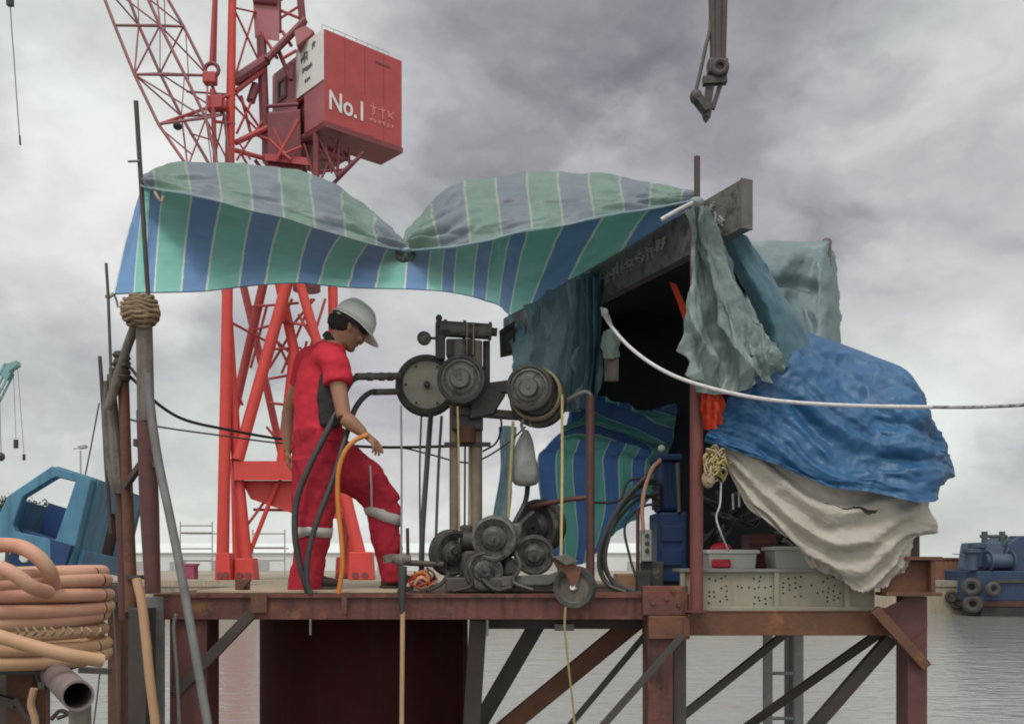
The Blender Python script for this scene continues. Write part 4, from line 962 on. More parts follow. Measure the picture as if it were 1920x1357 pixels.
# added sheet between beam and back tarp, blocks light to keep the shelter dark
o = sheet('shade_roof', [[B1 + V((0, .1, .1)), B1.lerp(B0, .5) + V((.06, 0, .1)), B0.lerp(B1, .12) + V((.08, 0, .1))],
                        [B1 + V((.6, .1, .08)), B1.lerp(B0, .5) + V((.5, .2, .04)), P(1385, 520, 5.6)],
                        [P(1330, 600, 7.6), P(1430, 640, 7.3), P(1490, 680, 6.9)]], 'shade_black', nu=20, nv=20, amp=.02)
tag(o, 'added dark sheet blocking skylight over the shelter behind the channel beam', 'tarpaulin')
o = sheet('shade_backing', [[P(1112, 520, 7.25), P(1200, 500, 7.2), P(1268, 480, 7.1), P(1340, 560, 7.0), P(1480, 700, 6.95), P(1650, 800, 6.9)],
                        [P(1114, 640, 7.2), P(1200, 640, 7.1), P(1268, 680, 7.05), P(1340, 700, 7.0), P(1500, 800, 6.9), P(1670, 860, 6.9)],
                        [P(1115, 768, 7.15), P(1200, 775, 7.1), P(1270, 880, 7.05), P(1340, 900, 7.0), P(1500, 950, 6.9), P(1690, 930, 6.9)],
                        [P(1118, 780, 7.15), P(1200, 785, 7.1), P(1272, 1106, 7.05), P(1340, 1106, 7.0), P(1500, 1106, 6.9), P(1690, 990, 6.9)]], 'shade_black', nu=60, nv=30, amp=.02)
tag(o, 'black sheet standing in for the shade at the rear of the shelter', 'tarpaulin')  # black backing put in for the shelter's interior shade
# green-grey curtain gathered at the post top
tarp('curtain_tarpaulin', [
    [(1293, 392, 4.86), (1300, 386, 4.80), (1306, 384, 4.80), (1313, 386, 4.80), (1320, 390, 4.84), (1328, 396, 4.9)],
    [(1289, 460, 4.98), (1301, 470, 4.90), (1315, 465, 4.94), (1330, 470, 4.88), (1343, 462, 4.92), (1352, 455, 5.0)],
    [(1286, 540, 5.0), (1305, 550, 4.90), (1325, 545, 4.97), (1352, 540, 4.88), (1372, 535, 4.94), (1384, 525, 5.05)],
    [(1279, 610, 5.0), (1308, 620, 4.88), (1335, 610, 4.98), (1372, 605, 4.86), (1405, 600, 4.95), (1430, 590, 5.08)],
    [(1280, 660, 5.0), (1310, 670, 4.90), (1345, 665, 4.98), (1385, 662, 4.87), (1420, 655, 4.95), (1452, 640, 5.08)],
    [(1292, 690, 5.02), (1318, 722, 4.92), (1352, 738, 4.98), (1386, 735, 4.90), (1420, 715, 4.98), (1460, 672, 5.1)]],
    'grey_green_tarp', 'pale grey green plastic curtain hanging in folds from the red post top', nu=110, nv=110, amp=.05, fu=7, fv=2.2, fine=.004, crisp=.012, seed=8,
    fold=lambda u, v: .034 * sharp(u * 10.5 + 1.6 * math.sin(v * 4)) * min(1, .25 + v) + .014 * sharp(u * 27 + 4 * v) + .02 * sharp(v * 9 + u * 7) * max(0, v - .6) * 2)
tarp('lower_curtain', [
    [(1400, 590, 4.99), (1425, 610, 4.96), (1450, 640, 4.97), (1478, 672, 5.06)],
    [(1398, 640, 4.98), (1420, 665, 4.93), (1446, 676, 4.95), (1474, 690, 5.06)],
    [(1400, 680, 4.99), (1420, 700, 4.95), (1440, 717, 4.97), (1462, 700, 5.07)]],
    'grey_green_tarp', 'small folded end of plastic sheet hanging beside the blue tarpaulin', nu=50, nv=40, amp=.03, fu=4, fv=2, fine=.004, crisp=.01, seed=15, fold=lambda u, v: .02 * sharp(u * 9 - 3 * v))
# teal side slope
tarp('side_tarpaulin', [
    [(1335, 440, 5.05), (1365, 432, 5.02), (1396, 440, 5.0), (1404, 452, 5.08)],
    [(1370, 500, 5.12), (1395, 496, 5.06), (1420, 492, 5.1), (1438, 505, 5.2)],
    [(1405, 560, 5.15), (1428, 552, 5.08), (1452, 548, 5.15), (1472, 562, 5.3)],
    [(1425, 610, 5.2), (1450, 605, 5.12), (1480, 600, 5.2), (1505, 606, 5.4)],
    [(1440, 690, 5.2), (1470, 690, 5.14), (1495, 680, 5.22), (1520, 680, 5.4)]],
    'teal_tarp', 'dark teal strip of tarpaulin sloping down from the beam end', nu=50, nv=60, amp=.02, fu=2, fv=3, fine=.003, crisp=.006, seed=5)
# blue tarpaulin
tarp('blue_tarpaulin', [
    [(1455, 640, 5.35), (1478, 610, 5.45), (1530, 628, 5.55), (1585, 647, 5.6), (1640, 668, 5.6), (1700, 694, 5.62), (1722, 735, 5.72), (1735, 790, 5.9)],
    [(1420, 700, 5.18), (1468, 668, 5.2), (1520, 670, 5.26), (1580, 690, 5.34), (1640, 708, 5.34), (1710, 728, 5.30), (1738, 765, 5.5), (1756, 815, 5.8)],
    [(1370, 745, 5.12), (1440, 738, 5.1), (1500, 735, 5.13), (1570, 750, 5.14), (1640, 760, 5.12), (1712, 775, 5.1), (1752, 810, 5.4), (1772, 850, 5.7)],
    [(1345, 785, 5.1), (1410, 790, 5.08), (1480, 800, 5.1), (1560, 815, 5.06), (1640, 820, 5.06), (1722, 830, 5.0), (1768, 850, 5.35), (1786, 880, 5.6)],
    [(1325, 815, 5.1), (1395, 835, 5.06), (1470, 860, 5.04), (1555, 890, 5.0), (1640, 890, 5.0), (1735, 885, 4.95), (1776, 882, 5.3), (1791, 892, 5.55)],
    [(1320, 828, 5.1), (1395, 852, 5.05), (1470, 880, 5.02), (1555, 914, 4.98), (1640, 926, 4.96), (1741, 943, 4.92), (1760, 905, 5.25), (1791, 894, 5.5)]],
    'blue_tarp', 'big royal blue tarpaulin draped over the right side of the shelter', nu=150, nv=110, amp=.05, fu=2.0, fv=4, skew=-.75, fine=.002, crisp=.034, seed=21, pin='v0u1',
    fold=lambda u, v: (.055 * saw((v - u * .62) * 3.1 + .28 * math.sin(u * 6 + v * 3) + .1) + .018 * saw((v - u * .5) * 8.3 + .5 * math.sin(u * 9))) * math.sin(math.pi * min(1, max(0, v * 1.02))) * (.25 + .75 * math.sin(math.pi * u)) + .004 * sharp((v - u * .4) * 26 + 3 * math.sin(u * 9)))
# beige canvas below it
tarp('canvas_sheet', [
    [(1325, 822, 5.16), (1395, 842, 5.13), (1470, 868, 5.11), (1555, 902, 5.08), (1640, 915, 5.06), (1700, 925, 5.05), (1746, 936, 5.08)],
    [(1345, 845, 5.15), (1402, 872, 5.1), (1480, 905, 5.08), (1555, 938, 5.03), (1640, 945, 5.03), (1705, 955, 5.03), (1752, 972, 5.1)],
    [(1358, 868, 5.15), (1410, 905, 5.1), (1490, 945, 5.06), (1560, 975, 5.02), (1630, 985, 5.03), (1700, 985, 5.03), (1756, 1000, 5.12)],
    [(1372, 895, 5.15), (1425, 940, 5.1), (1500, 985, 5.06), (1560, 1010, 5.04), (1630, 1020, 5.05), (1680, 1015, 5.05), (1724, 1008, 5.1)],
    [(1388, 925, 5.15), (1440, 965, 5.1), (1510, 1020, 5.06), (1570, 1040, 5.06), (1625, 1055, 5.07), (1668, 1050, 5.08), (1708, 1022, 5.1)],
    [(1396, 942, 5.15), (1450, 985, 5.1), (1520, 1034, 5.08), (1580, 1075, 5.08), (1622, 1090, 5.09), (1660, 1078, 5.1), (1702, 1050, 5.12)],
    [(1402, 948, 5.15), (1455, 990, 5.1), (1530, 1042, 5.1), (1590, 1100, 5.1), (1622, 1112, 5.1), (1655, 1100, 5.12), (1696, 1062, 5.14)]],
    'canvas', 'stained beige canvas hanging in swags below the blue tarpaulin', nu=150, nv=140, amp=.035, fu=4, fv=4, fine=.003, crisp=.022, seed=33, pin='u0', hole=lambda u, v: (v > .975 - .02 * noise.noise(V((u * 40, 0, 3))) - .02 * noise.noise(V((u * 110, 0, 9)))) or .47 < u < .69 and abs(v - .205 - .10 * (u - .5) - .012 * math.sin(u * 60)) < .004 + .016 * max(0, (u - .47) / .2) ** 2 * (1 if u < .67 else .5),
    fold=lambda u, v: .022 * math.sin((v * 1.0 - .55 * math.sin(math.pi * u)) * 24 + u * 4) * (.2 + math.sin(math.pi * u)))
tarp('canvas_rag', [[(1500, 1028, 5.18), (1530, 1036, 5.16), (1560, 1040, 5.16)], [(1520, 1060, 5.18), (1545, 1066, 5.16), (1575, 1070, 5.17)], [(1560, 1070, 5.2), (1580, 1085, 5.2), (1590, 1092, 5.2)]], 'canvas', 'torn grey corner of canvas resting on the tray rim', cat='rag', nu=24, nv=20, amp=.03)
# drape under the far half of the beam
tarp('beam_drape', [
    [(958, 590, 7.40), (985, 572, 7.05), (1015, 555, 6.8), (1048, 536, 6.55), (1080, 518, 6.3), (1112, 505, 6.1)],
    [(955, 650, 7.38), (985, 640, 7.0), (1012, 640, 6.85), (1045, 630, 6.5), (1080, 625, 6.4), (1118, 612, 6.15)],
    [(958, 700, 7.36), (980, 700, 7.0), (1005, 700, 6.85), (1035, 705, 6.55), (1070, 700, 6.45), (1112, 690, 6.25)],
    [(965, 750, 7.3), (985, 760, 7.0), (1005, 770, 6.85), (1030, 775, 6.6), (1058, 770, 6.5), (1095, 765, 6.35)]],
    'blue_grey_tarp', 'blue grey plastic drape hanging in long folds under the far end of the beam', nu=110, nv=50, amp=.06, fu=8, fv=1.2, fine=.003, crisp=.012, seed=41,
    fold=lambda u, v: .05 * sharp(u * 13 - 3 * v) * (.4 + v) + .022 * sharp(u * 31 + 3 * v))
tarp('side_drape', [[(1085, 525, 6.2), (1105, 512, 6.05), (1124, 520, 6.0)], [(1085, 640, 6.35), (1108, 640, 6.2), (1128, 640, 6.15)], [(1070, 770, 6.5), (1095, 765, 6.35), (1118, 750, 6.3)]], 'teal_tarp', 'dark blue strip of tarpaulin at the edge of the shelter opening', nu=40, nv=30, amp=.05, fu=6, fv=1.2, fold=lambda u, v: .03 * math.sin(u * 25 + 3 * v))
# striped tarp at the back of the shelter
rows = [
    [(1075, 765, 7.0), (1110, 742, 7.0), (1150, 757, 7.0), (1190, 766, 6.95), (1230, 763, 6.9), (1268, 757, 6.85)],
    [(1060, 800, 6.9), (1105, 785, 6.85), (1150, 795, 6.8), (1190, 800, 6.8), (1228, 800, 6.8), (1266, 800, 6.8)],
    [(1030, 830, 6.95), (1085, 822, 6.9), (1135, 825, 6.9), (1180, 830, 6.85), (1215, 838, 6.85), (1258, 836, 6.85)],
    [(1008, 860, 7.0), (1070, 860, 6.98), (1120, 860, 6.96), (1165, 862, 6.95), (1200, 865, 6.92), (1238, 862, 6.9)],
    [(1015, 950, 7.0), (1075, 950, 6.98), (1125, 950, 6.96), (1165, 945, 6.95), (1195, 935, 6.95), (1230, 920, 6.92)],
    [(1030, 1000, 7.0), (1080, 1000, 7.0), (1115, 1010, 7.0), (1150, 990, 6.95), (1175, 970, 6.95), (1205, 955, 6.92)],
    [(1040, 1060, 7.0), (1075, 1060, 7.0), (1105, 1050, 7.0), (1135, 1015, 6.95), (1165, 990, 6.95), (1195, 972, 6.92)]]
tarp('striped_windbreak', rows, 'striped_tarp', 'blue and teal striped sheet tied as a windbreak behind the guard post', nu=110, nv=70, amp=.05, fu=5, fv=4, fine=.006, us=[0, 1.9, 3.7, 5.2, 6.6, 8.0], seed=51,
     fold=lambda u, v: .04 * math.exp(-((v - .42) / .06) ** 2) + .02 * math.sin(u * 24 + v * 5) * (v > .4) + .025 * math.sin((v - .5 * u) * 20) * (v < .4))
tarp('folded_windbreak', [
    [(1072, 768, 6.9), (1108, 744, 6.86), (1150, 757, 6.84), (1190, 766, 6.8), (1230, 763, 6.76), (1269, 756, 6.72)],
    [(1062, 800, 6.8), (1105, 772, 6.72), (1150, 780, 6.70), (1190, 788, 6.68), (1230, 790, 6.66), (1267, 784, 6.64)],
    [(1054, 812, 6.8), (1105, 800, 6.7), (1150, 806, 6.68), (1190, 816, 6.66), (1226, 822, 6.66), (1262, 815, 6.66)],
    [(1046, 826, 6.88), (1102, 820, 6.80), (1148, 826, 6.76), (1188, 838, 6.74), (1222, 848, 6.74), (1256, 840, 6.74)]],
    'striped_tarp', 'folded over top of the striped windbreak with its stripes running sideways', nu=80, nv=40, amp=.03, fu=4, fv=3, fine=.003, crisp=.006, seed=57, uvf=lambda u, v: .3 + v * 3.2 + 1.6 * u * (1 - u) - 2.0 * u,
    fold=lambda u, v: .03 * sharp((v - .35 * u) * 7))
tarp('pale_strip', [[(935, 800, 7.3), (950, 798, 7.3), (968, 800, 7.25)], [(938, 880, 7.3), (952, 880, 7.3), (962, 880, 7.25)], [(925, 960, 7.3), (938, 962, 7.3), (955, 960, 7.25)], [(920, 1010, 7.3), (935, 1010, 7.3), (950, 1010, 7.25)]], 'blue_grey_tarp', 'narrow pale plastic strip dangling right of the rig mast', cat='plastic strip', nu=20, nv=30, amp=.03)
# orange bits
o = MB().prism(T((1255, 528, 5.6), (1268, 532, 5.6), (1293, 590, 5.55), (1284, 606, 5.55), (1270, 565, 5.58)), (0, .01, 0)).build('orange_flag', 'orange_cloth', bev=.003); tag(o, 'orange red pennant sticking out of the dark shelter opening', 'flag')
o = sheet('orange_vest', grid([[(1318, 724, 5.06), (1336, 732, 5.03), (1352, 738, 5.06)], [(1318, 765, 5.08), (1338, 768, 5.04), (1356, 770, 5.08)], [(1320, 806, 5.1), (1338, 803, 5.07), (1352, 790, 5.1)]]), 'orange_cloth', nu=24, nv=24, amp=.03, fold=lambda u, v: .012 * math.sin(u * 20 + v * 3)); tag(o, 'bright orange cloth hanging beside the red post', 'cloth')
# pouch hanging at the beam
pu = thing('hanging_pouch', 'small greenish pouch with a wooden tag hanging below the beam', 'pouch', P(1147, 716, 5.9))
sheet('pouch', grid([[(1134, 622, 5.9), (1146, 618, 5.85), (1158, 622, 5.9)], [(1131, 650, 5.9), (1146, 648, 5.83), (1160, 650, 5.9)], [(1133, 672, 5.9), (1147, 672, 5.86), (1159, 670, 5.9)]]), 'pouch_green', nu=20, nv=20, amp=.02, parent=pu, thick=.02)
MB().pbox(1134, 672, 1160, 714, 5.88, .03).build('wooden_tag', 'weathered_wood', pu, smooth=False, bev=.004)
MB().tube(T((1140, 590, 5.88), (1146, 608, 5.88), (1147, 622, 5.88)), .008, n=6).build('cord', 'rope_white', pu)

# ------------------------------------------------------------------ white mooring rope
m = MB()
pts = T((1128, 578, 5.8), (1142, 606, 5.5), (1180, 650, 5.0), (1235, 690, 4.8), (1300, 718, 4.7), (1400, 743, 4.66), (1500, 755, 4.64), (1620, 761, 4.6), (1748, 763, 4.6))
rr = thing('white_rope', 'thick white rope sagging from the beam across the tarpaulins to the right edge', 'rope', pts[4])
m.tube(pts, .0095, n=10, seg=90); m.build('strand', 'rope_white', rr)
MB().tube(T((1746, 763, 4.6), (1830, 763, 4.55), (1940, 758, 4.5), (2060, 750, 4.45), (2600, 690, 4.3), (3600, 540, 4.1)), .0085, n=8, seg=80).build('spliced_tail', 'rope_mottled', rr)
MB().ball(P(1134, 586, 5.7), .022, (1, 1, 1.3), 10, 8).build('knot', 'rope_white', rr)
# dangling twine and yellow rope bundle near the red post
rb = thing('rope_bundle', 'tangled yellow and cream rope bundle tied right of the red post', 'rope', P(1340, 925, 5.08))
rng = random.Random(4)
for k in range(28):
    cx, cy = rng.uniform(1328, 1358), rng.uniform(850, 895); q_ = []
    for a in range(7):
        t = a / 6 * 2 * math.pi * .9 + rng.random(); q_.append(P(cx + math.cos(t) * rng.uniform(4, 15), cy + math.sin(t) * rng.uniform(5, 20), 5.08 + .05 * math.sin(t + k)))
    MB().tube(q_, rng.uniform(.004, .008), n=6, seg=30).build('loop', 'rope_yellow' if k % 3 else 'rope_tan', rb)
MB().ball(P(1328, 898, 5.06), .04, (.9, .8, 1.2), 10, 8).build('cream_knot', 'rope_tan', rb)
o = MB().tube(T((1352, 905, 5.1), (1350, 945, 5.1), (1343, 970, 5.12), (1352, 1000, 5.15), (1366, 1032, 5.3)), .005, n=6).build('twine', 'rope_white'); tag(o, 'thin white twine dangling into the left cream tub', 'twine')
for k, (px, y0, y1) in enumerate(((1385, 905, 950), (1374, 925, 955))):
    o = MB().tube(T((px, y0, 5.3), (px + 1, y1, 5.3)), .006, n=6).build('twine', 'rope_white'); tag(o, ['short white cord end hanging under the canvas edge', 'shorter white cord end left of the canvas edge'][k], 'twine')
tg = MB(); rng = random.Random(9)
for k in range(22):
    a = V((rng.uniform(1325, 1480), rng.uniform(930, 1010), 0)); tg.tube([P(a.x + rng.uniform(-25, 25), a.y + rng.uniform(-20, 20), 5.75 + rng.uniform(-.1, .3)) for _ in range(4)], .012, n=6)
o = tg.build('cable_tangle', 'hose_black'); tag(o, 'dark tangle of hoses in the shade above the tubs', 'hose tangle')

# ------------------------------------------------------------------ blue power pack, socket box, hose loops
pp = thing('power_pack', 'dark blue power pack standing left of the red post', 'machine', P(1262, 1104, 6.0))
MB().pbox(1232, 960, 1288, 1092, 6.0, .35).build('body', 'pack_blue', pp, smooth=False, bev=.012)
MB().pbox(1237, 862, 1276, 958, 6.04, .28).build('tank', 'pack_blue', pp, smooth=False, bev=.02)
MB().pbox(1232, 850, 1280, 862, 6.0, .34).build('lid', 'pack_blue', pp, smooth=False, bev=.01)
for px in (1244, 1254, 1264): MB().pbox(px, 870, px + 3, 950, 6.02, .02).build('rib', 'pack_blue', pp, smooth=False)
MB().cyl(P(1273, 960, 5.98), P(1270, 868, 5.98), .012, n=10).build('riser_pipe', 'grey_steel', pp)
MB().ball(P(1240, 840, 6.0), .022).build('filler_cap', 'paint_white', pp)
MB().pbox(1236, 1092, 1284, 1106, 6.02, .3).build('skid', 'dark_steel', pp, smooth=False)
for py in (985, 1030): MB().pbox(1240, py, 1280, py + 30, 5.985, .02).build('panel', 'pack_blue', pp, smooth=False, bev=.004)
sx = thing('socket_box', 'pale grey electrical socket box on a thin stand left of the blue power pack', 'socket box', P(1212, 1105, 5.8))
MB().pbox(1203, 992, 1222, 1052, 5.8, .07).build('box', 'socket_grey', sx, smooth=False, bev=.006)
for y in (1004, 1018, 1032): MB().lathe([(0, 0), (.012, 0), (.014, .01), (.014, .016)], P(1214, y, 5.785), (0, 1, 0), 12).build('socket', 'rubber', sx)
MB().cyl(P(1196, 1106, 5.86), P(1196, 955, 5.86), .012, n=8).build('stand', 'maroon', sx)
MB().obox(P(1222, 1078, 5.9), (.065, 0, 0), (0, .06, 0), (0, 0, .085)).build('battery_box', 'rubber', pp, bev=.01)
MB().pbox(1226, 905, 1236, 955, 5.97, .1).build('manifold', 'dark_steel', pp, smooth=False, bev=.006)
for k in range(4): MB().cyl(P(1222, 912 + k * 11, 5.98), P(1236, 912 + k * 11, 5.98), .012, n=10).build('fitting', 'machine_grey', pp)
MB().obox(P(1206, 1090, 5.80), (.040, 0, 0), (0, .05, 0), (0, 0, .07)).build('base_block', 'rubber', sx, bev=.008)
for k, (pl, r) in enumerate((
        (((1238, 866, 5.95), (1215, 890, 5.85), (1165, 945, 5.8), (1132, 1010, 5.75), (1124, 1060, 5.7), (1140, 1095, 5.6), (1175, 1110, 5.55)), .016),
        (((1238, 905, 5.95), (1200, 912, 5.85), (1160, 960, 5.8), (1136, 1030, 5.7), (1140, 1075, 5.65), (1165, 1104, 5.6), (1200, 1112, 5.6)), .012),
        (((1236, 935, 5.95), (1190, 930, 5.9), (1152, 975, 5.85), (1128, 1045, 5.75), (1150, 1088, 5.7), (1190, 1108, 5.65)), .010),
        (((1236, 945, 5.95), (1205, 950, 5.9), (1172, 985, 5.85), (1180, 1040, 5.8), (1192, 1080, 5.75)), .008),
        (((1230, 925, 5.92), (1185, 945, 5.86), (1142, 1000, 5.8), (1130, 1050, 5.72), (1156, 1098, 5.62), (1215, 1114, 5.55)), .011),
        (((1233, 900, 5.9), (1180, 900, 5.88), (1160, 938, 5.86), (1110, 942, 5.8)), .009))):
    o = MB().tube(T(*pl), r, n=8).build('hydraulic_hose', 'hose_black')
    tag(o, ['thickest outer black hose looping down from the blue power pack', 'middle black hose looping under the power pack hoses', 'inner black hose curving below the power pack', 'thin short black hose hanging behind the socket box', 'black hose loop lying lowest and farthest right on the deck by the socket box', 'thin black hose running left from the power pack to the guard post'][k], 'hose', 'hoses of the blue power pack')
o = MB().tube(T((1238, 862, 5.9), (1222, 880, 5.85), (1208, 920, 5.82), (1204, 960, 5.8), (1206, 995, 5.8)), .012, n=8).build('orange_cable', 'hose_terracotta'); tag(o, 'orange brown cable running down into the socket box', 'cable')
o = MB().obox(P(1172, 1090, 6.0), (.06, .01, 0), (-.01, .06, 0), (0, 0, .05)).build('wood_block', 'hose_sand', bev=.006); tag(o, 'small tan wooden block on the deck inside the black hose loops', 'block')
# ------------------------------------------------------------------ drilling rig
rg = thing('drilling_rig', 'grey drilling rig with twin mast tubes and clusters of handwheels', 'drilling rig', P(900, 1110, 5.7))
MB().tube(T((852, 1060, 5.75), (852, 760, 5.75)), .030, n=14, smooth=False).build('mast_tube', 'rust_brown', rg).data.materials[0] = MATS['mast_tan']
MB().tube(T((893, 1060, 5.75), (893, 640, 5.75)), .036, n=16, smooth=False).build('mast_tube', 'mast_tan', rg)
MB().tube(T((912, 760, 5.8), (912, 640, 5.8)), .022, n=10, smooth=False).build('mast_tube', 'dark_steel', rg)
hd = MB().cyl(P(826, 616, 5.72), P(922, 622, 5.72), .047, n=18).build('head_cylinder', 'machine_grey', rg)
for px, py in ((832, 616), (868, 618), (916, 621)): MB().cyl(P(px, py, 5.72), P(px + 5, py + .3, 5.72), .055, n=18).build('collar', 'machine_grey', hd)
MB().cyl(P(922, 622, 5.72), P(932, 623, 5.72), .025, n=10).build('shaft_stub', 'dark_steel', hd)
MB().pbox(816, 604, 834, 672, 5.70, .05).build('side_plate', 'dark_steel', rg, smooth=False, bev=.006)
MB().cyl(P(822, 612, 5.7), P(823, 594, 5.7), .016, n=10).ball(P(823, 596, 5.7), .02).build('oil_cup', 'dark_steel', rg)
MB().cyl(P(800, 634, 5.68), P(820, 634, 5.7), .008, n=8).build('knob_stem', 'dark_steel', rg)
MB().lathe([(0, -.03), (.02, -.03), (.04, -.012), (.042, .01), (.025, .026), (0, .028)], P(795, 634, 5.68), (.1, 1, .05), 18).build('knob', 'machine_grey', rg)
MB().pbox(836, 634, 892, 668, 5.71, .09).build('gear_box', 'dark_steel', rg, smooth=False, bev=.012)
MB().cyl(P(862, 640, 5.7), P(864, 690, 5.68), .042, n=14).build('spindle', 'machine_grey', rg)
MB().pbox(846, 668, 882, 700, 5.70, .07).build('spindle_housing', 'machine_grey', rg, smooth=False, bev=.012)
for px in (876, 888): MB().cyl(P(px, 604, 5.66), P(px - 1, 665, 5.68), .004, n=6).build('cord', 'rope_tan', rg)

def wheel(px, py, d, rp, axis, w, style, name='handwheel', face='wheel_face'):
    """grooved rope wheel: tyre > face > hub"""
    c = P(px, py, d); R = rp * d / F; a = V(axis).normalized()
    ty = MB().lathe([(R * .78, -w * .42), (R * .86, -w * .55), (R * .97, -w * .5), (R, -w * .3), (R * .985, -w * .1), (R * .93, 0), (R * .985, w * .1), (R, w * .3), (R * .97, w * .5), (R * .86, w * .55), (R * .78, w * .42)], c, a, 40).build(name, 'rubber' if style != 'grey' else 'machine_grey', rg)
    if style == 'dish':
        pr = [(0, -w * .30), (R * .12, -w * .30), (R * .14, -w * .22), (R * .5, -w * .20), (R * .76, -w * .32), (R * .8, -w * .42), (R * .8, w * .4), (0, w * .3)]
    elif style == 'step':
        pr = [(0, -w * .95), (R * .36, -w * .95), (R * .40, -w * .85), (R * .42, -w * .62), (R * .56, -w * .58), (R * .60, -w * .44), (R * .66, -w * .40), (R * .72, -w * .52), (R * .8, -w * .46), (R * .8, w * .4), (0, w * .3)]
    else:
        pr = [(0, -w * .7), (R * .3, -w * .7), (R * .34, -w * .6), (R * .52, -w * .5), (R * .56, -w * .35), (R * .8, -w * .45), (R * .8, w * .4), (0, w * .3)]
    fc = MB().lathe(pr, c, a, 36).build('wheel_face', face, ty)
    hb = MB().lathe([(0, -w * 1.02), (R * .07, -w * 1.02), (R * .09, -w * .9), (R * .1, -w * .2)], c, a, 12).build('hub', 'dark_steel' if style == 'dish' else face, ty)
    m = MB()
    _, x, y = axes(a)
    for k in range(6):
        t = k * math.pi / 3; p = c + (x * math.cos(t) + y * math.sin(t)) * R * .68
        m.cyl(p - a * w * .52, p, R * .035, n=6)
    m.build('bolt', 'dark_steel', ty)
    return ty
wheel(800, 723, 5.80, 57, (-.10, 1, .02), .09, 'dish')
wheel(866, 712, 5.50, 46, (.10, 1, .06), .09, 'step', face='machine_grey')
wheel(1010, 748, 5.62, 54, (.22, 1, .10), .10, 'step', face='machine_grey')
wheel(994, 727, 5.46, 44, (.18, 1, .10), .08, 'step', face='machine_grey')
wheel(928, 1008, 5.35, 43, (.12, 1, .1), .10, 'grey', face='greasy')
wheel(845, 1036, 5.5, 44, (-.85, 1, .1), .07, 'plain', face='greasy')
wheel(906, 1072, 5.34, 37, (-.15, 1, -.15), .08, 'plain', face='greasy')
wheel(1002, 1040, 5.42, 38, (.08, 1, .12), .07, 'plain', face='greasy')
wheel(1014, 985, 5.78, 50, (.85, 1, .1), .10, 'plain', face='hose_black')
# frame arms
MB().bar(P(880, 735, 5.66), P(978, 722, 5.62), .075, .07).build('arm', 'dark_steel', rg, bev=.008)
MB().bar(P(850, 770, 5.66), P(1005, 782, 5.66), .06, .05).build('arm', 'dark_steel', rg, bev=.008)
MB().prism(T((890, 722, 5.6), (948, 738, 5.6), (925, 775, 5.6), (880, 785, 5.6)), (0, .06, 0)).build('gusset', 'dark_steel', rg, smooth=False, bev=.006)
MB().pbox(846, 755, 905, 805, 5.66, .1).build('saddle', 'dark_steel', rg, smooth=False, bev=.01)
MB().tube(T((875, 800, 5.68), (876, 830, 5.68)), [.055, .05], n=16, smooth=False).build('bearing_collar', 'rust_brown', rg)
MB().bar(P(833, 833, 5.72), P(920, 833, 5.72), .025).build('clamp_bar', 'dark_steel', rg)
for px, pt, mt_ in ((872, 830, 'dark_steel'), (880, 830, 'rope_tan')): MB().cyl(P(px, pt, 5.73), P(px - 1, 1050, 5.73), .006, n=6).build('guide_wire', mt_, rg)
# base
MB().pbox(835, 1082, 1062, 1110, 5.3, .5).build('skid', 'dark_steel', rg, smooth=False, bev=.01)
MB().prism(T((942, 1080, 5.28), (1030, 1076, 5.28), (1046, 1070, 5.28), (1052, 1082, 5.28), (1030, 1096, 5.28), (940, 1098, 5.28)), (0, .02, 0)).build('guard_plate', 'grey_steel', rg, smooth=False, bev=.003)
MB().pbox(860, 1035, 960, 1084, 5.5, .25).build('winch_body', 'dark_steel', rg, smooth=False, bev=.02)
MB().cyl(P(868, 1012, 5.52), P(985, 1028, 5.52), .055, n=14).build('winch_drum', 'dark_steel', rg)
MB().cyl(P(832, 1058, 5.42), P(752, 1054, 5.42), .018, n=10).build('drive_shaft', 'dark_steel', rg)
MB().cyl(P(764, 990, 5.6), P(765, 1054, 5.6), .010, n=8).build('lever', 'pole_dark', rg)
for k, pl in enumerate((((905, 1085, 5.3), (930, 1105, 5.26), (960, 1100, 5.26)), ((990, 905, 5.7), (985, 940, 5.65), (965, 980, 5.6)), ((1000, 960, 5.6), (970, 990, 5.55), (950, 1040, 5.5)))):
    MB().tube(T(*pl), .016, n=8).build('hose', 'hose_black', rg)
for k, (px, py, w_, h_, d) in enumerate(((884, 1052, .05, .06, 5.45), (960, 1062, .045, .05, 5.44), (872, 1000, .035, .05, 5.6), (968, 1000, .03, .06, 5.56))):
    MB().obox(P(px, py, d), (w_, 0, 0), (0, .05, 0), (.01, 0, h_)).build('casting', ('dark_steel', 'machine_grey')[k % 2], rg, bev=.014)
for k, pl in enumerate((((895, 1040, 5.33), (880, 1062, 5.27), (885, 1096, 5.27), (850, 1108, 5.26)), ((958, 1018, 5.36), (975, 1060, 5.28), (962, 1090, 5.25), (1000, 1106, 5.22)), ((1030, 1030, 5.4), (1050, 1075, 5.3), (1040, 1104, 5.2)), ((842, 1075, 5.36), (826, 1095, 5.3), (800, 1108, 5.25)))):
    MB().tube(T(*pl), .009 + .003 * (k % 2), n=8).build('hose', 'hose_black', rg)
MB().torus(P(1004, 738, 5.545), (.2, 1, .1), 50 * 5.55 / F * .93, .012, 36, 8, 2.6).build('wound_rope', 'rope_tan', rg)
MB().torus(P(800, 723, 5.80), (-.10, 1, .02), 57 * 5.8 / F * .985, .008, 40, 8, 2.2).build('wound_rope', 'hose_black', rg)
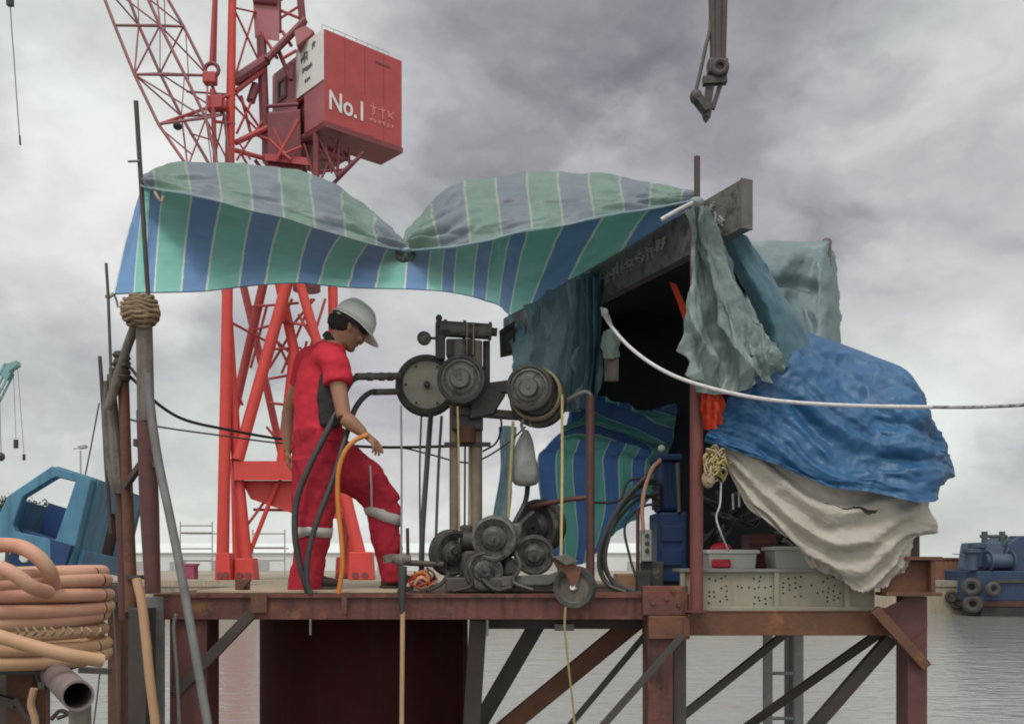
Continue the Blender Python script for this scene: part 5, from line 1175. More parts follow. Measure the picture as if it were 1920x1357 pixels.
# side valve
vl = thing('valve', 'weathered grey tee valve on the rig drive shaft end', 'valve', P(750, 1062, 5.3))
MB().cyl(P(729, 1046, 5.3), P(770, 1048, 5.3), .024, n=12).ball(P(750, 1050, 5.3), .036).build('body', 'weathered_wood', vl)
MB().cyl(P(727, 1040, 5.3), P(729, 1054, 5.3), .03, n=12).build('flange', 'weathered_wood', vl)
# castor sheave hanging over the front beam
cs = thing('sheave_block', 'rusty sheave wheel hanging over the front beam right of the rig', 'pulley', P(1078, 1142, 5.1))
c = P(1078, 1100, 5.08); a = V((.35, 1, 0)).normalized(); R = 40 * 5.08 / F
MB().lathe([(R * .74, -.03), (R * .97, -.035), (R, -.02), (R * .93, 0), (R, .02), (R * .97, .035), (R * .74, .03)], c, a, 36).build('tyre', 'rubber', cs)
MB().lathe([(0, -.02), (R * .2, -.024), (R * .25, -.014), (R * .7, -.01), (R * .78, -.02), (R * .78, .02), (0, .02)], c, a, 30).build('disc', 'weathered_wood', cs)
MB().lathe([(0, -.05), (R * .13, -.05), (R * .16, -.03), (R * .16, 0)], c, a, 10).build('axle_nut', 'paint_white', cs)
MB().prism(T((1038, 1046, 5.03), (1066, 1050, 5.03), (1090, 1066, 5.03), (1082, 1100, 5.03), (1072, 1100, 5.03), (1060, 1075, 5.03), (1042, 1062, 5.03)), (0, .012, 0)).build('yoke', 'rust_brown', cs, smooth=False, bev=.003)
MB().prism(T((1036, 1044, 5.0), (1062, 1038, 5.0), (1085, 1052, 5.0), (1062, 1060, 5.0)), (0, .1, 0)).build('yoke_plate', 'weathered_wood', cs, smooth=False, bev=.004)
# ropes of the rig, each its own
def rope(pts, r, mat, label, cat='rope', name='rope', group=None, n=7):
    o = MB().tube(T(*pts), r, n=n).build(name, mat); return tag(o, label, cat, group)
rope(((752, 760, 5.5), (753, 900, 5.4), (752, 1046, 5.3)), .006, 'galvanised', 'thin pale rope hanging from the big left wheel to the tee valve')
rope(((808, 775, 5.75), (800, 880, 5.6), (792, 1000, 5.5), (790, 1090, 5.45)), .0165, 'hose_black', 'thick black hose hanging straight below the big left wheel', 'hose', 'hose')
rope(((790, 780, 5.8), (787, 880, 5.75), (788, 1050, 5.7)), .006, 'cable_grey', 'thin grey cord just left of the thick hanging black hose')
rope(((828, 780, 5.8), (822, 880, 5.75), (816, 1050, 5.7)), .009, 'cable_grey', 'grey cord just right of the thick hanging black hose')
rope(((858, 762, 5.44), (860, 860, 5.46), (861, 1000, 5.5), (860, 1050, 5.5)), .006, 'rope_yellow', 'tan cord running down the front of the brown mast tube')
rope(((962, 790, 5.55), (958, 870, 5.55), (953, 970, 5.55)), .009, 'rope_yellow', 'yellow rope hanging left of the white plastic bag')
rope(((1054, 740, 5.5), (1054, 880, 5.3), (1052, 1050, 5.06)), .008, 'rope_yellow', 'yellow rope hanging from the right wheels to the sheave block')
rope(((1060, 1138, 5.02), (1059, 1180, 5.04), (1066, 1250, 5.1), (1078, 1370, 5.2), (1088, 1600, 5.3)), .006, 'rope_yellow', 'thin yellow rope hanging below the sheave block to the water')
o = MB().tube(T((755, 1062, 5.14), (754, 1110, 5.12), (754, 1150, 5.12)), [.024, .021, .013], n=12, smooth=False).build('tool_grip', 'hose_black'); tag(o, 'black tapered tool hanging in front of the front beam', 'tool')
rope(((755, 1146, 5.12), (754, 1250, 5.12), (753, 1400, 5.12), (753, 1800, 5.12)), .0125, 'hose_sand', 'tan rod hanging from the black tool in front of the pile', 'rod', 'rod')
tgp = MB().pbox(1040, 1170, 1076, 1182, 5.55, .02).build('plastic_flap', 'canopy' if False else 'galvanised', smooth=False); tag(tgp, 'small pale flap on the lower dark beam behind the yellow rope', 'flap')

# white plastic bag
bg = thing('plastic_bag', 'white plastic bag hanging full below the right wheels', 'bag', P(984, 912, 5.6))
rng = random.Random(2); prof = [(.012, 806), (.028, 815), (.044, 828), (.060, 845), (.076, 866), (.086, 886), (.083, 900), (.064, 908), (.035, 911), (0, 911)]
m = MB(); c = P(984, 1, 5.6); nn = 36
for i in range(nn):
    t = 2 * math.pi * i / nn
    for r, py in prof:
        k = 1 + (.10 * sharp(t * 2.5 + py * .02) + .05 * math.sin(t * 11 + py * .13)) * (1.5 - (py - 808) / 110) + .06 * math.sin(t + py * .05)
        m.v.append(V((c.x + math.cos(t) * r * k + (900 - py) * .00005, 5.6 + math.sin(t) * r * .7 * k, P(1, py, 5.6).z)))
L_ = len(prof)
for i in range(nn):
    for j in range(L_ - 1):
        a = i * L_ + j; b = ((i + 1) % nn) * L_ + j; m.f.append((a, b, b + 1, a + 1))
m.build('sack', 'bag_white', bg, ang=0)
MB().tube(T((984, 812, 5.6), (978, 795, 5.6), (990, 780, 5.6), (996, 800, 5.6)), .010, n=7).build('tied_handles', 'bag_white', bg)

# orange and red strap pile by the rig
sg = thing('strap_pile', 'heap of orange and red lifting straps by the left end of the rig base', 'straps', (P(800, 1, 5.4).x, 5.4, DZ))
rng = random.Random(12)
for k in range(12):
    cx, cy = rng.uniform(778, 815), rng.uniform(1078, 1102); q_ = []
    for a in range(6):
        t = a / 5 * 5 + k; q_.append(P(cx + math.cos(t) * rng.uniform(8, 24), min(1103, cy + math.sin(t) * rng.uniform(5, 18)), 5.32 + .03 * rng.random() + .012 * k))
    MB().tube(q_, .013, n=8, seg=26, flat=.45).build('strap', ('hose_terracotta', 'orange_cloth', 'hose_orange', 'cream_plastic', 'orange_cloth', 'maroon')[k % 6], sg)

# two black hoses and the orange hose rising past the worker
hA = thing('drilling_hose', 'upper black hose bending down from the big wheel past the worker', 'hose', P(575, 1110, 5.24), 'black hoses from the rig wheel')
MB().tube(T((750, 706, 5.70), (700, 706, 5.55), (668, 708, 5.45), (650, 728, 5.38), (620, 795, 5.3), (582, 870, 5.26), (557, 935, 5.25), (553, 1000, 5.24), (563, 1060, 5.24), (578, 1112, 5.24)), .0175, n=12, seg=80).build('tube', 'hose_black', hA)
MB().cyl(P(668, 706, 5.44), P(748, 705, 5.66), .021, n=12).build('steel_pipe', 'grey_steel', hA)
for px in (690, 712, 728): MB().cyl(P(px, 706, 5.5 + (px - 690) * .0027), P(px + 7, 706, 5.52 + (px - 690) * .0027), .025, n=12).build('coupling', 'machine_grey', hA)
hB = thing('drilling_hose', 'lower black hose curving down from the big wheel in front of the worker', 'hose', P(578, 1110, 5.2), 'black hoses from the rig wheel')
MB().tube(T((750, 734, 5.70), (715, 734, 5.6), (690, 738, 5.5), (665, 768, 5.4), (645, 830, 5.3), (622, 905, 5.24), (595, 975, 5.2), (578, 1040, 5.19), (576, 1090, 5.19), (582, 1113, 5.19)), .016, n=12, seg=80).build('tube', 'hose_black', hB)
MB().cyl(P(700, 735, 5.55), P(746, 734, 5.68), .019, n=12).build('steel_pipe', 'grey_steel', hB)
rope(((690, 815, 5.24), (665, 826, 5.22), (645, 850, 5.2), (634, 890, 5.2), (634, 950, 5.2), (640, 1010, 5.2), (642, 1060, 5.2), (635, 1112, 5.21)), .0135, 'hose_orange', 'orange hose hanging from the worker\'s hand to the deck', 'hose', 'hose', n=10)
# black cables crossing the view
rope(((226, 690, 5.3), (270, 730, 5.2), (300, 760, 5.25), (350, 788, 5.5), (430, 806, 5.8), (520, 822, 6.0), (620, 832, 6.0), (700, 838, 5.95), (780, 838, 5.9), (850, 836, 5.85)), .009, 'cable', 'thick black cable sagging from the left posts behind the worker to the rig', 'cable', 'cable')
rope(((240, 785, 5.4), (300, 800, 5.5), (420, 817, 5.8), (520, 830, 6.05), (620, 836, 6.05), (740, 838, 6.0), (800, 850, 6.0), (862, 866, 6.0), (900, 862, 5.95), (950, 832, 5.8), (985, 800, 5.7)), .0055, 'cable_grey', 'thinner grey cable sagging below the black one to the right wheels', 'cable', 'cable')
rope(((905, 846, 5.9), (930, 830, 5.9), (940, 800, 5.85), (938, 780, 5.8)), .006, 'cable', 'short dark cable curling up beside the mast saddle', 'cable', 'cable')

# ------------------------------------------------------------------ left posts
lp1 = thing('mast_post', 'tall left post of grey pipe over maroon steel with a wrapped top', 'post', P(288, 1112, 5.1))
MB().tube(T((270, 596, 5.1), (274, 790, 5.1)), [.042, .044], n=18, smooth=False).build('upper_pipe', 'weathered_wood', lp1)
MB().tube(T((273, 770, 5.108), (280, 950, 5.108), (287, 1112, 5.108)), [.047, .05, .04], n=18, smooth=False).build('lower_pipe', 'maroon', lp1)
MB().cyl(P(278, 560, 5.06), P(255, 190, 5.0), .0125, n=10).build('top_pole', 'pole_dark', lp1)
MB().cyl(P(240, 303, 5.0), P(262, 302, 5.0), .006, n=6).build('clip', 'pole_grey', lp1)
bw = MB()
for k in range(34):
    t = k / 33; py = 562 + 46 * t; rr_ = .075 * math.sin(math.pi * (.18 + .7 * t)) + .012
    c = P(263 + 4 * math.sin(k), py, 5.08); q_ = []
    for a in range(9):
        th = a / 8 * 2 * math.pi; q_.append(c + V((math.cos(th) * rr_, math.sin(th) * rr_ * .9, .018 * math.sin(th + k * 2.1) + .01 * math.sin(3 * th + k))))
    bw.tube(q_, .010, n=6, seg=24)
bw.ball(P(263, 584, 5.08), .072, (1, .9, .95)).build('rope_wrap', 'burlap', lp1)
MB().bar(P(234, 914, 5.2), P(270, 862, 5.14), .034, .03).build('brace', 'pole_dark', lp1, bev=.003)
MB().obox(P(296, 872, 5.08), (.02, 0, 0), (0, .03, 0), (0, 0, .015)).build('lug', 'pole_dark', lp1, bev=.003); MB().obox(P(256, 830, 5.1), (.012, 0, 0), (0, .02, 0), (0, 0, .02)).build('lug', 'pole_dark', lp1, bev=.003)
lp2 = thing('mast_post', 'slimmer rusty post just left of the tall wrapped post', 'post', P(247, 1145, 5.25))
MB().tube(T((230, 678, 5.25), (236, 850, 5.25), (247, 1146, 5.25)), [.03, .029, .034], n=14, smooth=False).build('pole', 'rust_brown', lp2)
MB().pbox(236, 1078, 262, 1086, 5.2, .1).build('tie_plate', 'pole_dark', lp2)
wr = MB()
for k in range(12): wr.torus(P(228, 664 + k * 4.5, 5.22), (.2 * math.sin(k), .1, 1), .034 + .006 * math.sin(k * 2), .010, 16, 6)
wr.tube(T((215, 700, 5.2), (232, 684, 5.17), (245, 690, 5.2), (262, 712, 5.2)), .009, n=6)
o = wr.build('lashing', 'pole_dark', lp2)
o = MB().tube(T((256, 604, 5.14), (236, 658, 5.18), (217, 720, 5.2), (202, 768, 5.2)), [.026, .024, .027, .022], n=10).build('leaning_log', 'weathered_wood'); tag(o, 'weathered driftwood pole leaning from the rope wrap', 'pole')
bp = MB()
for k in range(5):
    a = k * 1.3; dx, dd = 8 * math.cos(a), .04 * math.sin(a)
    bp.tube(T((203 + dx * .6, 690 + 12 * k, 5.3 + dd), (207 + dx, 790, 5.3 + dd), (216 + dx, 880, 5.3 + dd), (222 + dx * .7, 925, 5.3 + dd)), [.012, .028, .03, .016], n=8)
o = bp.build('pole_bundle', 'weathered_wood'); tag(o, 'bundle of grey weathered poles behind the slim rusty post', 'pole bundle')
o = MB().tube(T((217, 780, 5.34), (226, 920, 5.34), (234, 1160, 5.34)), .032, n=10).build('bundle_post', 'maroon'); tag(o, 'dark maroon post half hidden behind the grey pole bundle', 'post')
o = MB().tube(T((187, 668, 5.4), (192, 740, 5.4), (199, 870, 5.4), (208, 1000, 5.4)), [.011, .012, .012, .012], n=8).build('thin_rod', 'pole_dark'); tag(o, 'thin dark rod standing leftmost of the left posts', 'rod')
o = MB().tube(T((199, 494, 6.8), (203, 560, 6.75), (208, 690, 6.6), (216, 800, 6.4)), .011, n=8).build('thin_rod', 'pole_dark'); tag(o, 'thin rod holding the rear left corner of the striped canopy', 'rod')
o = MB().tube(T((186, 755, 6.0), (172, 830, 6.0), (160, 890, 6.0)), .005, n=5).build('stay_wire', 'cable_grey'); tag(o, 'faint stay wire slanting down from the grey pole bundle', 'wire')
o = MB().tube(T((276, 700, 4.98), (287, 800, 4.97), (300, 880, 4.95), (322, 985, 4.9), (350, 1130, 4.84), (392, 1372, 4.7), (415, 1520, 4.6)), .0225, n=14, seg=60).build('leaning_pipe', 'pole_grey'); tag(o, 'long bent grey pipe leaning against the tall wrapped post', 'pipe')
o = MB().tube(T((256, 1085, 4.98), (266, 1130, 4.96), (274, 1200, 4.94), (282, 1280, 4.92), (296, 1400, 4.9), (310, 1600, 4.9)), .024, n=14).build('supply_hose', 'hose_sand'); tag(o, 'light orange hose running down beside the left platform leg', 'hose')
o = MB().tube(T((330, 1150, 5.12), (326, 1180, 5.12), (332, 1260, 5.12), (338, 1400, 5.12)), .009, n=7).build('grey_cord', 'pole_grey'); tag(o, 'thin grey cord hanging on the face of the maroon left leg', 'cord')
o = MB().ball(P(236, 1072, 5.6), .04, (.7, .7, 1.2)).tube(T((236, 1056, 5.6), (238, 1046, 5.6)), .012, n=6).build('yellow_bag', 'rope_yellow'); tag(o, 'small yellow bag tied low between the two left posts', 'bag')
for k, (x0, x1) in enumerate(((188, 172), (210, 221))):
    o = MB().tube(T((x0 + 2, 1130, 4.6), (x0 + 6, 1200, 4.6), ((x0 + x1) / 2 + 4, 1290, 4.6), (x1, 1420, 4.6), (x1, 1700, 4.6)), .004, n=5).build('thin_line', 'cable_grey'); tag(o, ['thin dark line hanging just right of the hose coil', 'thin dark line hanging left of the dark platform leg'][k], 'line')
# ------------------------------------------------------------------ blue machine cab on its stand
cb = thing('machine_cab', 'blue steel machine cab with open window frames left of the posts', 'cab', P(140, 1100, 6.8))
df = 6.5
OUT = [(-14, 988), (14, 929), (97, 873), (172, 897), (133, 1060), (-22, 1012)]
INN = [(24, 984), (43, 930), (104, 893), (141, 902), (104, 1012), (30, 996)]
FO, FI = [P(x, y, df + (x - 60) * .0012) for x, y in OUT], [P(x, y, df + (x - 60) * .0012) for x, y in INN]
E = P(268, 934, 7.5) - FO[3]
dn = E.normalized()
MB().frame(FO, FI, dn * .07).build('front_frame', 'cab_blue', cb, smooth=False, bev=.008)
RO = [p + E * 1.0 for p in FO]
sh_ = MB()
def quad(a, b, c, d, t, m): 
    n = (b - a).cross(d - a).normalized() * t
    m.hexa([a, b, c, d, a + n, b + n, c + n, d + n])
g = dn * .072
m = MB()
for i, j in ((2, 3), (4, 5), (5, 0), (0, 1)):
    quad(FO[i] + g, FO[j] + g, RO[j], RO[i], .012, m)
quad(FO[1] + g, FO[2] + g, FO[2] + E * .12, FO[1] + E * .12, .012, m)
m.build('shell', 'cab_blue', cb, smooth=False)
# right side wall as a frame with a recess
A, B, C, D = FO[3] + g, RO[3], RO[4], FO[4] + g
def sp(u, v): return (A.lerp(B, u)).lerp(D.lerp(C, u), v)
side = MB(); nrm = (B - A).cross(D - A).normalized(); nrm = nrm if nrm.x > 0 else -nrm
side.frame([sp(0, 0), sp(1, 0), sp(1, 1), sp(0, 1)], [sp(.42, .30), sp(.80, .30), sp(.80, .80), sp(.42, .80)], nrm * -.02)
side.build('side_wall', 'cab_blue', cb, smooth=False, bev=.004)
MB().prism([sp(.41, .29), sp(.81, .29), sp(.81, .81), sp(.41, .81)], nrm * -.012).build('recess_panel', 'recess_brown', cb, smooth=False).location = nrm * -.06
MB().prism([sp(.52, .22), sp(.80, .22), sp(.80, .30), sp(.52, .30)], nrm * .012).build('vent_slot', 'hole', cb, smooth=False)
MB().prism([sp(0.0, .80), sp(1, .80), sp(1, 1.02), sp(0, 1.02)], nrm * .035).build('sill', 'cab_blue', cb, smooth=False, bev=.006)
MB().prism([sp(.01, -.01), sp(.08, -.01), sp(.08, .8), sp(.01, .8)], nrm * .012).build('corner_strip', 'cab_blue', cb, smooth=False)
# rear lower panel inside
k_ = E * .5
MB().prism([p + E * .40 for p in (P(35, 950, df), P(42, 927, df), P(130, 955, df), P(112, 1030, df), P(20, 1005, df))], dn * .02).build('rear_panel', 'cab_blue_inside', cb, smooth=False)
MB().frame([p + E * .96 for p in FO], [p + E * .96 for p in FI], dn * .05).build('rear_frame', 'cab_blue', cb, smooth=False)
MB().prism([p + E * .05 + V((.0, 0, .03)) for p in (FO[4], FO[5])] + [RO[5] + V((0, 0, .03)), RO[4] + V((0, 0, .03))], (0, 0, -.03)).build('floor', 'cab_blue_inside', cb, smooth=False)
MB().lathe([(0, 0), (.03, 0), (.035, .02), (.02, .03), (0, .03)], P(44, 1045, 6.4), (0, 1, 0), 12).build('lamp', 'cream_plastic', cb)
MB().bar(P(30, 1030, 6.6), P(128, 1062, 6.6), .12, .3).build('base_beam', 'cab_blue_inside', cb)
cst = thing('cab_stand', 'dark rusty steel stand under the blue cab', 'stand', (P(180, 1, 7).x, 7, 0))
for px, d in ((214, 7.0), (30, 7.0), (225, 7.7)):
    MB().box((P(px - 12, 1, d).x, d, WB), (P(px + 12, 1, d).x, d + .1, P(1, 1094, d).z)).build('leg', 'rust_brown', cst, smooth=False)
MB().bar(P(0, 1100, 7.02), P(240, 1104, 7.02), .07, .09).build('cross_beam', 'rust_brown', cst)
m = MB(); m.obox(P(212, 1112, 6.9), (.06, 0, 0), (0, .05, 0), (0, 0, .07)).ball(P(205, 1130, 6.9), .06).build('clamp', 'dark_steel', cst, bev=.01)

# ------------------------------------------------------------------ hose coil and pipe stand in the left foreground
d0 = 3.72; cx = P(-40, 1, d0).x; Rr = (196 + 40) * d0 / F - .024
hc = thing('hose_coil', 'thick coil of terracotta and sand coloured hose in the left foreground', 'hose', (cx, d0, P(1, 1246, d0 - Rr).z))
rng = random.Random(6)
rows_ = [(1076, 0, 'hose_terracotta', .95), (1098, 1, 'hose_terracotta', .99), (1121, .5, 'hose_terracotta', 1.015), (1144, 0, 'hose_terracotta', 1.02), (1166, .5, 'hose_terracotta', 1.0), (1188, -1, 'hose_sand', .975), (1211, -2, 'hose_sand', .98), (1232, -2, 'hose_sand', .985)]
for i, (py, tilt, mt_, s_) in enumerate(rows_):
    # centre height from the near side of the turn, which is what the photo shows
    zc_ = HC + (HY - py) * (d0 - Rr * .55) / F
    q_ = []
    for a in range(17):
        t = a / 16 * 2 * math.pi
        wob = 1 + .012 * math.sin(2 * t + i) + .008 * math.sin(5 * t + 2 * i)
        q_.append(V((cx + math.cos(t) * Rr * s_ * wob, d0 + math.sin(t) * Rr * .9 * wob, zc_ + .006 * math.sin(t * 2 + i * 1.7) + tilt * .010 * math.cos(t))))
    MB().tube(q_, .0255, n=14, seg=110, cap=False).build('turn', mt_, hc)
    if i % 2 == 0:
        q2 = [V((cx + (p.x - cx) * .86, d0 + (p.y - d0) * .86, p.z - .03 + .02 * math.sin(k))) for k, p in enumerate(q_)]
        MB().tube(q2, .0245, n=12, seg=90, cap=False).build('turn', 'hose_sand' if i > 2 else 'hose_terracotta', hc)
MB().tube(T((-70, 1040, 3.5), (-20, 1024, 3.45), (30, 1023, 3.42), (66, 1040, 3.4), (92, 1070, 3.42), (100, 1100, 3.5)), .027, n=14).build('loose_loop', 'hose_terracotta', hc)
MB().tube(T((-60, 1060, 3.3), (-10, 1062, 3.28), (25, 1075, 3.27), (60, 1100, 3.3), (90, 1110, 3.4)), .025, n=14).build('loose_loop', 'hose_terracotta', hc)
MB().tube(T((-40, 1180, 3.22), (40, 1205, 3.2), (120, 1226, 3.22), (192, 1238, 3.3)), .0235, n=14).build('loose_loop', 'hose_sand', hc)
m = MB()
for k in range(10): m.tube(T((30 + k * 17 + 5 * math.sin(k * 3), 1176, 3.27), (35 + k * 17, 1184, 3.25), (28 + k * 17, 1191, 3.27)), .004, n=6)
m.build('lashing', 'burlap', hc)

ps = thing('pipe_stand', 'rust brown pedestal with clamps carrying the hose coil', 'stand', (P(20, 1, 3.7).x, 3.75, 0))
MB().box((P(20, 1, 3.7).x, 3.66, WB), (P(72, 1, 3.7).x, 3.8, P(1, 1240, 3.7).z)).build('column', 'rust_brown', ps, smooth=False, bev=.006)
MB().box((P(-120, 1, 3.9).x, 3.9, WB), (P(22, 1, 3.9).x, 4.05, P(1, 1250, 3.9).z)).build('rear_column', 'weathered_wood', ps, smooth=False, bev=.01)
MB().box((P(-260, 1, 3.6).x, 3.55, P(1, 1256, 3.7).z), (P(110, 1, 3.6).x, 3.85, P(1, 1242, 3.7).z)).build('cradle', 'dark_steel', ps, smooth=False, bev=.006)
MB().bar(P(150, 1255, 3.5), P(206, 1258, 3.5), .03, .02).build('peg', 'pole_dark', ps)
MB().bar(P(-30, 1302, 3.6), P(30, 1318, 3.6), .03, .03).build('cross_bar', 'dark_steel', ps)
MB().tube(T((28, 1310, 3.5), (54, 1345, 3.5), (72, 1352, 3.5), (64, 1320, 3.5), (58, 1290, 3.5)), .013, n=8).build('chain_loop', 'pole_dark', ps)
MB().tube(T((96, 1348, 3.45), (112, 1332, 3.45), (126, 1338, 3.45), (108, 1346, 3.45)), .008, n=6).build('hook', 'pole_dark', ps)
MB().tube(T((64, 1290, 3.4), (58, 1320, 3.4), (66, 1352, 3.4), (70, 1420, 3.4)), .013, n=8).build('hose_tail', 'hose_sand', ps)
MB().cyl(P(89, 1300, 3.5), P(90, 1430, 3.5), .006, n=6).build('thin_rod', 'maroon', ps)
pi_ = thing('steel_pipe', 'open ended purple grey steel pipe poking out below the hose coil', 'pipe', P(120, 1330, 3.2))
a, b = P(146, 1304, 3.02), P(86, 1248, 3.85); ax = (b - a).normalized(); r = 29 * 3.02 / F
MB().lathe([(r * .86, 0), (r, 0), (r, (b - a).length), (r * .86, (b - a).length), (r * .86, 0)], a, ax, 32).build('tube', 'pole_grey', pi_).data.materials[0] = M('pipe_purple', (.20, .155, .155), (.14, .105, .105), scale=12, rough=.5, bump=.2, stain=(.16, .08, .05), sthr=.6)
MB().lathe([(0, 0), (r * .87, 0), (r * .87, .004)], a + ax * .25, ax, 24).build('pipe_dark', 'hole', pi_)  # black disc set in the bore for its inner shade
MB().cyl(P(150, 1322, 3.10), P(152, 1500, 3.10), .034, n=14).build('down_pipe', 'weathered_wood', pi_)
MB().torus(P(100, 1262, 3.6), ax, r * 1.05, .012, 20, 6).build('clamp', 'dark_steel', pi_); MB().obox(P(82, 1284, 3.45), (.012, 0, 0), (0, .02, 0), (0, 0, .012)).build('clamp_bolt', 'dark_steel', pi_)

# ------------------------------------------------------------------ crane hook hanging at the top
hk = thing('lifting_hook', 'dark grey lifting tackle hanging from above at the top right', 'lifting tackle', P(1324, 228, 5.2))
for x0, x1, r in ((1334, 1338, .019), (1346, 1346, .024), (1359, 1355, .018)):
    MB().tube(T((x0, -1200, 5.2), (x0, -80, 5.2), ((x0 + x1) / 2, 40, 5.2), (x1, 118, 5.2)), r, n=10, smooth=False).build('fall_rope', 'pole_dark', hk)
MB().tube(T((1331, -600, 5.22), (1331, -80, 5.22), (1332, 40, 5.2), (1324, 85, 5.18), (1312, 140, 5.17), (1303, 178, 5.16)), .010, n=8).build('side_chain', 'dark_steel', hk)
MB().obox(P(1345, 128, 5.2), (.054, 0, 0), (0, .035, 0), (0, 0, .042)).build('swivel_block', 'dark_steel', hk, bev=.01)
MB().torus(P(1350, 126, 5.16), (.2, 1, 0), .034, .016, 18, 8).build('ring', 'pole_dark', hk)
MB().bar(P(1318, 153, 5.19), P(1362, 150, 5.19), .042, .04).build('cross_pin', 'dark_steel', hk)
MB().bar(P(1332, 155, 5.2), P(1325, 205, 5.2), .042, .03).build('side_link', 'pole_dark', hk)
MB().bar(P(1352, 155, 5.2), P(1336, 205, 5.2), .024, .02).build('side_link', 'pole_dark', hk)
MB().ball(P(1305, 182, 5.17), .034, (1, 1, 1.2)).bar(P(1305, 182, 5.17), P(1325, 208, 5.18), .06, .04).build('link_plate', 'dark_steel', hk)
MB().prism(T((1314, 198, 5.18), (1337, 198, 5.18), (1333, 218, 5.18), (1325, 229, 5.18), (1319, 220, 5.18)), (0, .03, 0)).build('hook_nose', 'pole_dark', hk, smooth=False, bev=.008)
MB().lathe([(0, -.005), (.010, -.005), (.010, .04), (0, .04)], P(1326, 215, 5.17), (0, 1, 0), 10).build('pin', 'dark_steel', hk)
# ------------------------------------------------------------------ the worker
wk = thing('person', 'worker in red polo shirt and red overalls with white helmet bending over a hose', 'person', (P(610, 1, 5.5).x, 5.5, DZ + .018))
def W(px, py, d=5.5): return P(px, py, d)
def loft(mb, secs, n=24, cap=True):
    """secs: (centre, half-width vector, half-depth vector); elliptical sections joined up"""
    k = len(mb.v)
    for c, a, b in secs:
        for j in range(n):
            t = 2 * math.pi * j / n; mb.v.append(c + a * math.cos(t) + b * math.sin(t))
    for i in range(len(secs) - 1):
        for j in range(n):
            p = k + i * n + j; q = k + i * n + (j + 1) % n; mb.f.append((p, q, q + n, p + n))
    if cap:
        mb.f.append(tuple(k + j for j in reversed(range(n)))); e = k + (len(secs) - 1) * n; mb.f.append(tuple(e + j for j in range(n)))
def limb(mb, pts, radii, n=16, flat=1.0, seg=None): mb.tube(pts, radii, n=n, seg=seg or (len(pts) - 1) * 8, flat=flat)
def remesh(o, vox, it=6, disp=None, fac=.5):
    md = o.modifiers.new('skin', 'REMESH'); md.mode = 'VOXEL'; md.voxel_size = vox; md.use_smooth_shade = True
    sm = o.modifiers.new('soft', 'SMOOTH'); sm.iterations = it; sm.factor = fac
    if disp:
        for k, (st, sc) in enumerate(disp):
            tx = bpy.data.textures.new('folds', 'CLOUDS'); tx.noise_scale = sc; tx.noise_depth = 2
            dm = o.modifiers.new('folds', 'DISPLACE'); dm.texture = tx; dm.strength = st; dm.mid_level = .5; dm.texture_coords = 'LOCAL'
FW = V((.80, .60, 0)); RT = V((.60, -.80, 0)); UP = V((0, 0, 1))   # facing away to the right; RT = his right side, towards us
px2m = 5.5 / F
# --- joints
hip = W(598, 842); chest = W(604, 705); neckb = W(622, 640); waist = W(592, 800)
shR = W(626, 678, 5.33); elR = W(645, 782, 5.27); wrR = W(682, 812, 5.28)
shL = W(580, 676, 5.70); elL = W(541, 772, 5.78); wrL = W(540, 846, 5.72)
HU = (V((.50, .18, .85))).normalized(); HF = (V((.74, .40, -.52))); HF = (HF - HU * HF.dot(HU)).normalized(); HR = HF.cross(HU).normalized()
hc_ = W(655, 612, 5.52)
# --- body: one continuous mesh (head, neck, arms, hands with fingers)
b = MB()
for sgn in (1,):
    secs = []
    for t, wx, wy, oy in ((-.118, .035, .04, .050), (-.108, .048, .062, .028), (-.08, .058, .080, .012), (-.045, .066, .090, .004), (0, .073, .096, 0), (.04, .075, .097, -.003), (.08, .066, .086, -.006), (.11, .042, .056, -.008), (.122, .014, .02, -.008)):
        secs.append((hc_ + HU * t + HF * oy, HR * wx, HF * wy))
    loft(b, secs, 26)
b.ball(hc_ + HF * .098 - HU * .030, .017, (1, 1, 1.3), 10, 8)                       # nose
b.tube([hc_ + HF * .093 + HU * .005, hc_ + HF * .108 - HU * .03], [.008, .015], n=8)
b.ball(hc_ + HF * .086 - HU * .070, .017, (1.2, 1.2, .6), 10, 8)                    # mouth
b.ball(hc_ + HF * .076 - HU * .100, .024, (1.1, 1, .9), 10, 8)                      # chin
for s_ in (1, -1):
    b.ball(hc_ + HR * .070 * s_ - HF * .008 - HU * .02, .026, (.55, .8, 1.2), 10, 8)   # ears
    b.ball(hc_ + HF * .080 + HR * .034 * s_ - HU * .032, .022, (1, 1, .9), 10, 8)      # cheeks
limb(b, [W(612, 656, 5.52), W(630, 640, 5.51), W(645, 628, 5.51)], [.064, .055, .052])
limb(b, [shR, shR.lerp(elR, .35), shR.lerp(elR, .75), elR], [.055, .050, .043, .040])
limb(b, [elR, elR.lerp(wrR, .35), elR.lerp(wrR, .75), wrR], [.040, .043, .034, .027])
limb(b, [shL, shL.lerp(elL, .4), elL], [.055, .049, .041])
limb(b, [elL, elL.lerp(wrL, .35), wrL], [.041, .042, .028])
